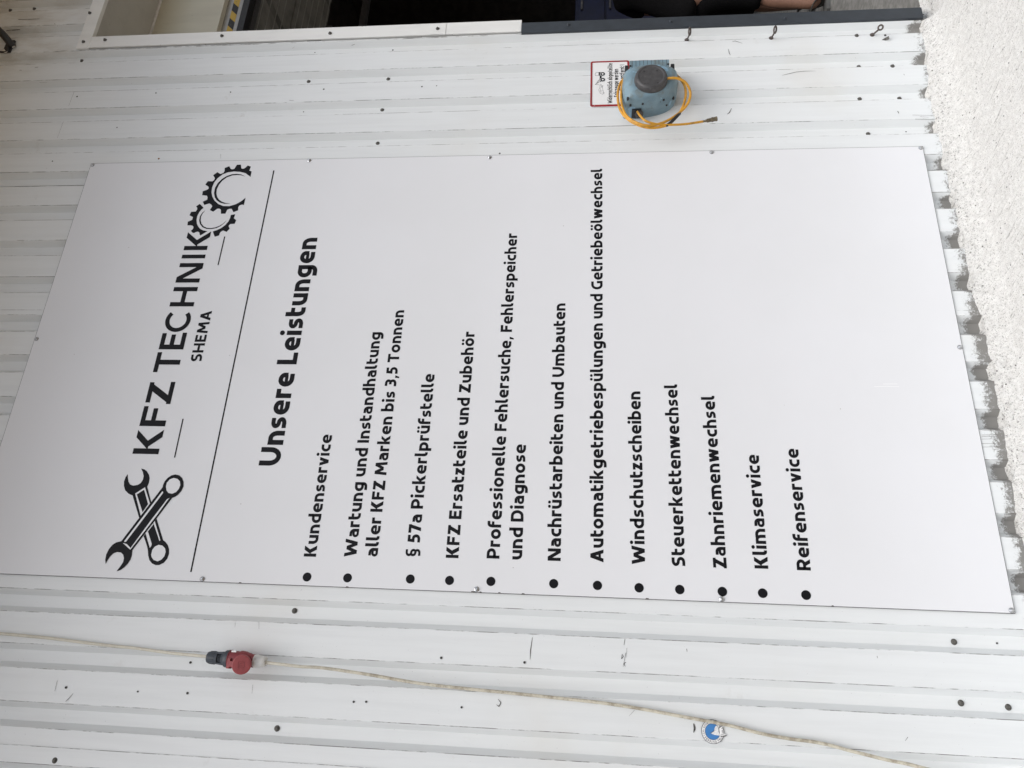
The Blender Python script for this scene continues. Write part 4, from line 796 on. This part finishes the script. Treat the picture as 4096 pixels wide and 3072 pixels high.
# ------------------------------------------------------------------ eye bolts
labs = ('rusty eye bolt beside the dark door trim, highest of the three', 'rusty eye bolt beside the dark door trim, middle one of three', 'rusty eye bolt with a wide loop beside a torn hole near the ground')
for (b, m_, c), lab, op in zip(D['EYES'], labs, (0.35, 0.45, 1.0)):
    base = on_wall((b[0], b[2]), 0.0)
    e = empty('eye_bolt', base, lab, 'eye bolt', 'rusty eye bolts by the doorway')
    m_ = Vector(m_); c = Vector(c)
    mb = MB(); mb.lathe(base, (0,-1,0), [(0,.0115),(.003,.0115),(.0032,.006),(.010,.0062)], 12); mb.build('washer', M['rustiron'], e)
    mb = MB(); mb.tube([base, base.lerp(m_, .5), m_], .0042, 8); mb.build('shank', M['rustiron'], e)
    d = (c - m_).normalized(); rl = (c-m_).length*0.5; ctr = m_ + d*rl; side = d.cross(Vector((0.35, 1, 0.1))).normalized()
    mb = MB(); mb.tube([ctr + d*(-math.cos(a))*rl + side*math.sin(a)*rl*0.62*op + Vector((0, -1, 0))*math.sin(a)*rl*0.35*(1-op) for a in [R(5 + 350*i/24) for i in range(25)]], .0042, 8)
    mb.build('loop', M['rustiron'], e)

# ------------------------------------------------------------------ power leads
A, B_ = [Vector(p) for p in D['PLUGAX']]; ax_ = (B_-A).normalized(); LL = (B_-A).length
pl = empty('plug_lead', D['CAB1'][5], 'pale cable hanging from above and ending in a dark grey plug', 'cable')
MB().tube(catmull(D['CAB1'], 8), 0.0058, 12).build('cable', M['cable'], pl)
mb = MB(); f = LL/1310.0
prof = [(0,.0115),(6,.0135),(25,.0195),(60,.0215),(190,.0225),(255,.0215),(256,.0165),(290,.0165)]
mb.lathe(A, ax_, [(h*f, r) for h, r in prof], 28)
u = ax_.orthogonal().normalized(); kx = ax_.cross(u)
for j in range(14):
    a = 2*math.pi*j/14; d = u*math.cos(a) + kx*math.sin(a)
    mb.tube([A + ax_*f*70 + d*.0214, A + ax_*f*190 + d*.0226], .0016, 6)
mb.build('gland_nut', M['slate'], pl)
mb = MB(); mb.lathe(A, ax_, [(h*f, r) for h, r in ((285,.0175),(292,.0195),(305,.0175),(318,.0195),(330,.018),(345,.020),(400,.0265),(425,.0300),(480,.0318),(505,.0318),(506,.0285))], 32)
for a0 in (0.3, 2.4, 4.5):
    d = u*math.cos(a0) + kx*math.sin(a0); mb.tube([A + ax_*f*180 + d*.019, A + ax_*f*390 + d*.023], .0042, 6)
mb.build('plug_body', M['slate'], pl)
cl = empty('coupling_lead', D['CAB2'][5], 'long weathered cable running down the wall from a red coupling with a round lid', 'cable')
MB().tube(catmull(D['CAB2'], 8), 0.0058, 12).build('cable', M['cable'], cl)
mb = MB(); mb.lathe(A, ax_, [(h*f, r) for h, r in ((500,.0295),(512,.0322),(525,.0322),(530,.0300),(735,.0295),(740,.0318),(765,.0322),(800,.0318),(850,.0305),(905,.0278),(960,.0255),(1005,.0222),(1012,.0235),(1050,.0235),(1056,.0215),(1062,.0215))], 36)
mb.box(-0.2985, -0.2735, -0.0742, -0.0735, 2.8005, 2.8010)
mb.build('coupling_body', M['red'], cl)
mb = MB(); mb.lathe(A, ax_, [(h*f, r) for h, r in ((1035,.0212),(1045,.0232),(1110,.0235),(1120,.0228),(1180,.0222),(1250,.0205),(1290,.0175),(1302,.0145),(1302,.0075),(1290,.0070))], 10, smooth=False); mb.build('cable_gland', M['gland'], cl, bevel=0.001)
lc = Vector(D['LID']); mb = MB(); lax = Vector((-0.20, -1, -0.22))
mb.lathe(lc, lax, [(-.010,.0335),(-.002,.0345),(.002,.0340),(.004,.0325),(.0048,.030),(.0052,.0)], 40); lid = mb.build('lid', M['red_lid'], cl)
lt = lax.normalized(); lu = Vector((0,0,1)); lu = (lu - lt*lu.dot(lt)).normalized(); lk = lt.cross(lu)
mb = MB()
for a, b in (((-1,-1),(1,-1)),((1,-1),(1,1)),((1,1),(-1,1)),((-1,1),(-1,-1)),((-.4,-.5),(.5,-.5)),((.5,-.5),(.5,.5)),((-.3,.1),(.3,.4))):
    P_ = [lc + lt*.0054 + (lu*q[0] + lk*q[1])*.0105 for q in (a, b)]; mb.tube(P_, .0006, 5)
o = mb.build('embossed_mark', M['red'], cl); o.parent = lid; o.matrix_parent_inverse = Matrix.Identity(4)
h = Vector(D['HINGE']); mb = MB(); mb.box(h.x-.020, h.x+.016, h.y-.004, h.y+.020, h.z-.004, h.z+.008); mb.box(h.x-.014, h.x+.006, h.y-.006, h.y+.008, h.z-.020, h.z-.003); mb.build('hinge', M['red_lid'], cl, bevel=0.0015)
lb = A + ax_*f*610 + Vector((0.028, -0.0125, 0)); MB().box(lb.x-.004, lb.x+.002, lb.y-.006, lb.y+.0, lb.z-.009, lb.z+.009).build('type_label', M['enamel'], cl)

# ------------------------------------------------------------------ round sticker
(sx, sz), sr = D['STICK']
st = empty('sticker', (sx, YC, sz-sr), 'round white sticker with a blue centre and a white falcon, under the pale cable', 'sticker')
ring = lambda r, n=48: [(sx + r*math.cos(2*math.pi*i/n), sz + r*math.sin(2*math.pi*i/n)) for i in range(n)]
y0 = YC - 0.0030
mb = MB(); mb.plate([ring(sr)], y0, 0.0008); mb.plate([ring(sr*.955)], y0-.0003, 0, 1); mb.build('disc', [M['stick_black'], M['stick_white']], st)
mb = MB(); mb.plate([ring(sr*.68)], y0-.0006, 0, 1); mb.plate([ring(sr*.65)], y0-.0009, 0, 0); mb.build('blue_centre', [M['stick_blue'], M['stick_black']], st)
mb = MB(); mb.plate([D['FLAP']], y0-.0012, 0, 1)
cx = sum(p[0] for p in D['FLAP'])/len(D['FLAP']); cz = sum(p[1] for p in D['FLAP'])/len(D['FLAP'])
mb.plate([[(cx + (p[0]-cx)*.86, cz + (p[1]-cz)*.86) for p in D['FLAP']]], y0-.0015, 0, 0); mb.plate([D['BIRD']], y0-.0018, 0, 2)
b0 = D['BIRD']; mb.stroke([b0[0], b0[1], b0[3]], .0016, y0-.0021, 1); mb.stroke([b0[6], b0[9], b0[10]], .0009, y0-.0021, 1); mb.stroke([b0[12], b0[13]], .0009, y0-.0021, 1)
mb.build('falcon', [M['stick_white'], M['stick_black'], M['feather']], st)
mb = MB()
def ring_text(txt, a0, a1, inward):
    n = len(txt)
    for i, ch in enumerate(txt):
        a = R(a0 + (a1-a0)*i/(n-1)); G, wd = glyph(ch, .17); rr = sr*(.735 if not inward else .90); hgt = sr*.165
        e = Vector((math.cos(a), math.sin(a))); tdir = Vector((e.y, -e.x)) if not inward else Vector((-e.y, e.x)); up = e if not inward else -e
        o = Vector((sx, sz)) + e*rr
        for vs, fs in G: emit(mb, [tuple(o + tdir*((p.x-wd/2)*hgt*.9) + up*(p.y*hgt)) for p in vs], fs, y0-.0010)
ring_text('ÖSTERREICHISCHER', 196, 20, False); ring_text('FALKNERBUND', 214, 320, True)
mb.build('lettering', M['stick_black'], st)

# ------------------------------------------------------------------ cable entry at the top
FX = [Vector(p) for p in D['FIX']]
ce = empty('cable_entry', FX[1], 'black conduit and torn pale foil at a hole in the wall, above the doorway corner', 'conduit')
mb = MB(); mb.plate([[(p.x, p.z) for p in FX]], -0.006, 0.010); mb.build('plate', M['black'], ce)
mb = MB(); mb.tube(catmull([(2.985, -0.05, 4.86), (2.945, -0.035, 4.81), (2.91, -0.025, 4.775), (2.885, -0.012, 4.752), (2.875, 0.0, 4.745)], 6), .020, 14); mb.build('conduit', M['black'], ce)
mb = MB(); mb.tube(catmull([(2.865, -0.012, 4.757), (2.835, -0.012, 4.752), (2.825, -0.010, 4.765), (2.828, -0.010, 4.80)], 6), .005, 8); mb.build('wire', M['black'], ce)
mb = MB(); q = [(2.842,4.80),(2.83,4.795),(2.822,4.775),(2.815,4.757),(2.826,4.750),(2.833,4.765),(2.845,4.775)]
mb.plate([q], -0.013, 0.002); mb.plate([[(2.866,4.738),(2.872,4.724),(2.862,4.722),(2.857,4.735)]], -0.009, 0.002); mb.build('torn_foil', M['foil'], ce)

# ------------------------------------------------------------------ tool cabinet in the workshop
tc = empty('tool_cabinet', (5.35, 2.55, -0.128), 'dark blue metal cabinet standing inside the workshop behind the person', 'cabinet')
MB().box(5.02, 6.2, 2.05, 2.75, 0.62, 1.66).build('body', M['navy'], tc, bevel=0.006)
for i in range(4): MB().box(5.06, 6.16, 2.030, 2.049, 0.65+0.25*i, 0.885+0.25*i).build('drawer', M['navy'], tc, bevel=0.004)
for i in range(4): MB().box(5.3, 5.92, 2.010, 2.030, 0.845+0.25*i, 0.86+0.25*i).build('handle', M['greyblack'], tc)
for x, y in ((5.08,2.11),(6.14,2.11),(5.08,2.69),(6.14,2.69)): MB().box(x-.03, x+.03, y-.03, y+.03, -0.127, 0.619).build('leg', M['black'], tc)

# ------------------------------------------------------------------ person standing just inside the doorway
PX, PY, PZ = 4.62, 1.22, -0.128
pe = empty('person', (PX, PY, PZ), 'person in a black t-shirt and knee-length black shorts standing inside the doorway', 'person')
def skin_body(name, chains, mat, parent, levels=2, root=0):
    me = bpy.data.meshes.new(name); vs = []; es = []; rs = []; idx = {}
    for ch in chains:
        prev = None
        for key, p, r in ch:
            if key not in idx: idx[key] = len(vs); vs.append(p); rs.append(r)
            if prev is not None: es.append((prev, idx[key]))
            prev = idx[key]
    me.from_pydata([(p[0]+PX, p[1]+PY, p[2]+PZ) for p in vs], es, [])
    o = link(bpy.data.objects.new(name, me))
    sk = o.modifiers.new('skin', 'SKIN'); sk.use_smooth_shade = True; sk.branch_smoothing = 0.4
    for i, sv in enumerate(me.skin_vertices[0].data):
        r = rs[i]; sv.radius = r if isinstance(r, tuple) else (r, r); sv.use_root = (i == root)
    sub = o.modifiers.new('sub', 'SUBSURF'); sub.levels = levels; sub.render_levels = levels
    dg = bpy.context.evaluated_depsgraph_get(); me2 = bpy.data.meshes.new_from_object(o.evaluated_get(dg)); me2.name = name
    bpy.data.objects.remove(o); o = link(bpy.data.objects.new(name, me2)); me2.materials.clear(); me2.materials.append(mat)
    for p in me2.polygons: p.use_smooth = True; p.material_index = 0
    o.parent = parent; o.matrix_parent_inverse = Matrix.Translation(-Vector(parent.location)); return o
# facing +x; the right side (-y) is towards the yard
def hand(side, wx, wy, wz, d):
    out = []; W_ = Vector((wx, wy, wz)); d = Vector(d).normalized(); up = Vector((0,0,1)); lat = d.cross(up).normalized(); palm = W_ + d*0.075
    pre = 'r' if side < 0 else 'l'
    ch = [(pre+'wr', tuple(W_), .026), (pre+'pm', tuple(W_+d*0.045), (.034, .017)), (pre+'kn', tuple(palm+d*0.01), (.036, .014))]
    out.append(ch)
    for i, ln in enumerate((.072, .082, .076, .060)):
        b = palm + up*(.027-.018*i); curl = lat*(-side)
        out.append([(pre+'kn', tuple(palm+d*0.01), .03), (pre+'f%d0' % i, tuple(b + d*.022), .0098), (pre+'f%d1' % i, tuple(b + d*(.02+ln*.5) + curl*.010), .0090), (pre+'f%d2' % i, tuple(b + d*(.02+ln*.85) + curl*.032), .0080)])
    out.append([(pre+'pm', tuple(W_+d*0.045), .03), (pre+'t0', tuple(W_+d*.055+up*.040), .0115), (pre+'t1', tuple(W_+d*.085+up*.058-lat*side*.01), .0100), (pre+'t2', tuple(W_+d*.108+up*.066-lat*side*.02), .0085)])
    return out
chains = [
 [('pelvis',(-.22,0,.95),(.13,.16)),('belly',(-.14,0,1.10),(.11,.145)),('chest',(-.05,0,1.27),(.12,.165)),('upper',(.0,0,1.39),(.095,.14)),('neck',(.05,0,1.48),.058),('neck2',(.09,0,1.54),.055),('head0',(.125,0,1.59),(.078,.068)),('head1',(.14,0,1.66),(.095,.075)),('head2',(.14,0,1.72),(.082,.068)),('crown',(.135,0,1.755),(.045,.04))],
 [('upper',(.0,0,1.39),.12),('rsh',(-.03,-.18,1.415),.062),('rua',(-.13,-.215,1.31),.052),('rel',(-.275,-.22,1.175),.043),('rfa',(-.14,-.20,1.145),.044),('rwr',(.02,-.15,1.12),.026)],
 [('upper',(.0,0,1.39),.12),('lsh',(.03,.18,1.415),.062),('lua',(.02,.235,1.28),.052),('lel',(.0,.25,1.15),.043),('lfa',(.10,.22,1.13),.042),('lwr',(.20,.15,1.12),.026)],
 [('pelvis',(-.22,0,.95),.14),('rhip',(-.24,-.095,.88),.095),('rth',(-.26,-.11,.68),.082),('rkn',(-.30,-.12,.49),.060),('rcf',(-.365,-.125,.36),.056),('rsn',(-.40,-.125,.20),.040),('ran',(-.42,-.125,.095),.036),('rft',(-.335,-.13,.05),(.035,.04)),('rto',(-.215,-.135,.03),(.022,.042))],
 [('pelvis',(-.22,0,.95),.14),('lhip',(-.20,.095,.88),.095),('lth',(-.15,.11,.68),.082),('lkn',(-.10,.12,.49),.060),('lcf',(-.12,.125,.36),.055),('lan',(-.13,.125,.09),.037),('lft',(-.05,.13,.05),(.035,.04)),('lto',(.06,.135,.03),(.022,.042))]]
chains += hand(-1, .02, -.15, 1.12, (1, .35, -.05)) + hand(1, .20, .15, 1.12, (1, -.5, -.05))
skin_body('body', chains, M['skin'], pe)
# face
HX, HZ = PX + .11, PZ - .03
MB().lathe((HX+.108, PY, HZ+1.675), (1,0,-.35), [(-.01,.013),(.012,.012),(.022,.009),(.026,.0)], 12).build('nose', M['skin'], pe)
for sgn in (-1, 1): MB().lathe((HX+.104, PY+sgn*.031, HZ+1.705), (1,sgn*.25,0), [(-.008,.011),(.006,.010),(.011,.004),(.012,.0)], 12).build('eye', M['stick_black'], pe)
MB().tube([(HX+.110, PY-.022, HZ+1.632), (HX+.117, PY, HZ+1.630), (HX+.110, PY+.022, HZ+1.632)], .005, 8).build('mouth', M['red'], pe)
for sgn in (-1, 1): MB().lathe((HX+.022, PY+sgn*.078, HZ+1.69), (-.3,sgn,0), [(-.006,.022),(.008,.026),(.012,.02),(.012,.0)], 14).build('ear', M['skin'], pe)
skin_body('hair', [[('a',(.075,0,1.63),(.066,.072)),('b',(.085,0,1.69),(.082,.083)),('c',(.115,0,1.742),(.088,.078)),('d',(.155,0,1.76),(.05,.06))]], M['hair'], pe)
sh = skin_body('t_shirt', [
 [('v',(-.22,0,.85),(.165,.20)),('w',(-.21,0,.95),(.16,.195)),('b',(-.145,0,1.09),(.145,.178)),('c',(-.05,0,1.27),(.14,.188)),('u',(.0,0,1.40),(.11,.16)),('n',(.04,0,1.46),.075)],
 [('u',(.0,0,1.40),.13),('rs',(-.035,-.185,1.415),.082),('ru',(-.115,-.215,1.335),.084),('re',(-.205,-.222,1.245),.082),('rx',(-.235,-.222,1.215),.072)],
 [('u',(.0,0,1.40),.13),('ls',(.03,.185,1.415),.08),('lu',(.02,.235,1.31),.076),('le',(.005,.25,1.21),.072)]], M['cloth'], pe)
skin_body('shorts', [
 [('p',(-.215,0,.97),(.15,.185)),('q',(-.22,0,.88),(.15,.18)),('r0',(-.25,-.10,.80),.124),('r1',(-.265,-.115,.64),.116),('r2',(-.305,-.122,.47),.104),('r3',(-.32,-.124,.425),.100)],
 [('q',(-.22,0,.88),.15),('l0',(-.19,.10,.80),.122),('l1',(-.14,.115,.64),.110),('l2',(-.10,.122,.46),.098),('l3',(-.10,.124,.42),.094)]], M['cloth'], pe)
for side, ax0, az0, tx in ((-1, -.42, .0, .215), (1, -.13, .0, .215)):
    yb = -.128 if side < 0 else .128
    s_ = skin_body('shoe', [[('h',(ax0-.035,yb,.055),(.045,.044)),('a',(ax0,yb,.105),(.046,.046)),], [('h',(ax0-.035,yb,.055),.045),('m',(ax0+.07,yb,.055),(.046,.046)),('f',(ax0+.14,yb,.045),(.036,.050)),('t',(ax0+.20,yb,.04),(.026,.042))]], M['shoe'], pe)
    mb = MB(); pts = [(ax0-.078,-.028),(ax0-.085,0),(ax0-.078,.028),(ax0-.03,.042),(ax0+.06,.044),(ax0+.15,.050),(ax0+.215,.034),(ax0+.232,0),(ax0+.215,-.034),(ax0+.15,-.050),(ax0+.06,-.044),(ax0-.03,-.042)]
    n = len(pts); mb.add([(PX+a, PY+yb+b, PZ+.001) for a, b in pts] + [(PX+a, PY+yb+b, PZ+.024) for a, b in pts], [tuple(range(n))[::-1], tuple(range(n, 2*n))] + [(i, (i+1) % n, n+(i+1) % n, n+i) for i in range(n)])
    so_ = mb.build('sole', M['sole'], pe); so_.parent = s_; so_.matrix_parent_inverse = Matrix.Identity(4)
    mb = MB()
    for i in range(6): mb.tube([(PX+ax0+.035+.018*i, PY+yb-.03, PZ+.098-.006*i), (PX+ax0+.04+.018*i, PY+yb, PZ+.107-.0065*i), (PX+ax0+.035+.018*i, PY+yb+.03, PZ+.098-.006*i)], .0032, 6)
    so_ = mb.build('laces', M['sole'], pe); so_.parent = s_; so_.matrix_parent_inverse = Matrix.Identity(4)
# sleeve patch and tattoo
mb = MB(); nrm = Vector((-.75, -.66, 0)).normalized(); tg = Vector((.66, -.75, 0)).normalized(); cc = Vector((PX-.165, PY-.222, PZ+1.285)) + nrm*.0895
for zo, mi in ((.008, 0), (-.010, 1)):
    mb.add([cc + tg*a + Vector((0, 0, zo+b)) for a, b in ((-.026, -.007), (.026, -.007), (.026, .007), (-.026, .007))], [(0,1,2,3)], mi)
for zo in (.003, .012, -.015, -.006): mb.add([cc + nrm*.0006 + tg*a + Vector((0, 0, zo+b)) for a, b in ((-.022, -.0014), (.016, -.0014), (.016, .0014), (-.022, .0014))], [(0,1,2,3)], 2)
mb.build('sleeve_patch', [M['patch_red'], M['patch_blue'], M['enamel']], pe)
SC.render.film_transparent = False
for p_ in (pw, pt, pd, pb): bpy.data.objects.remove(p_)
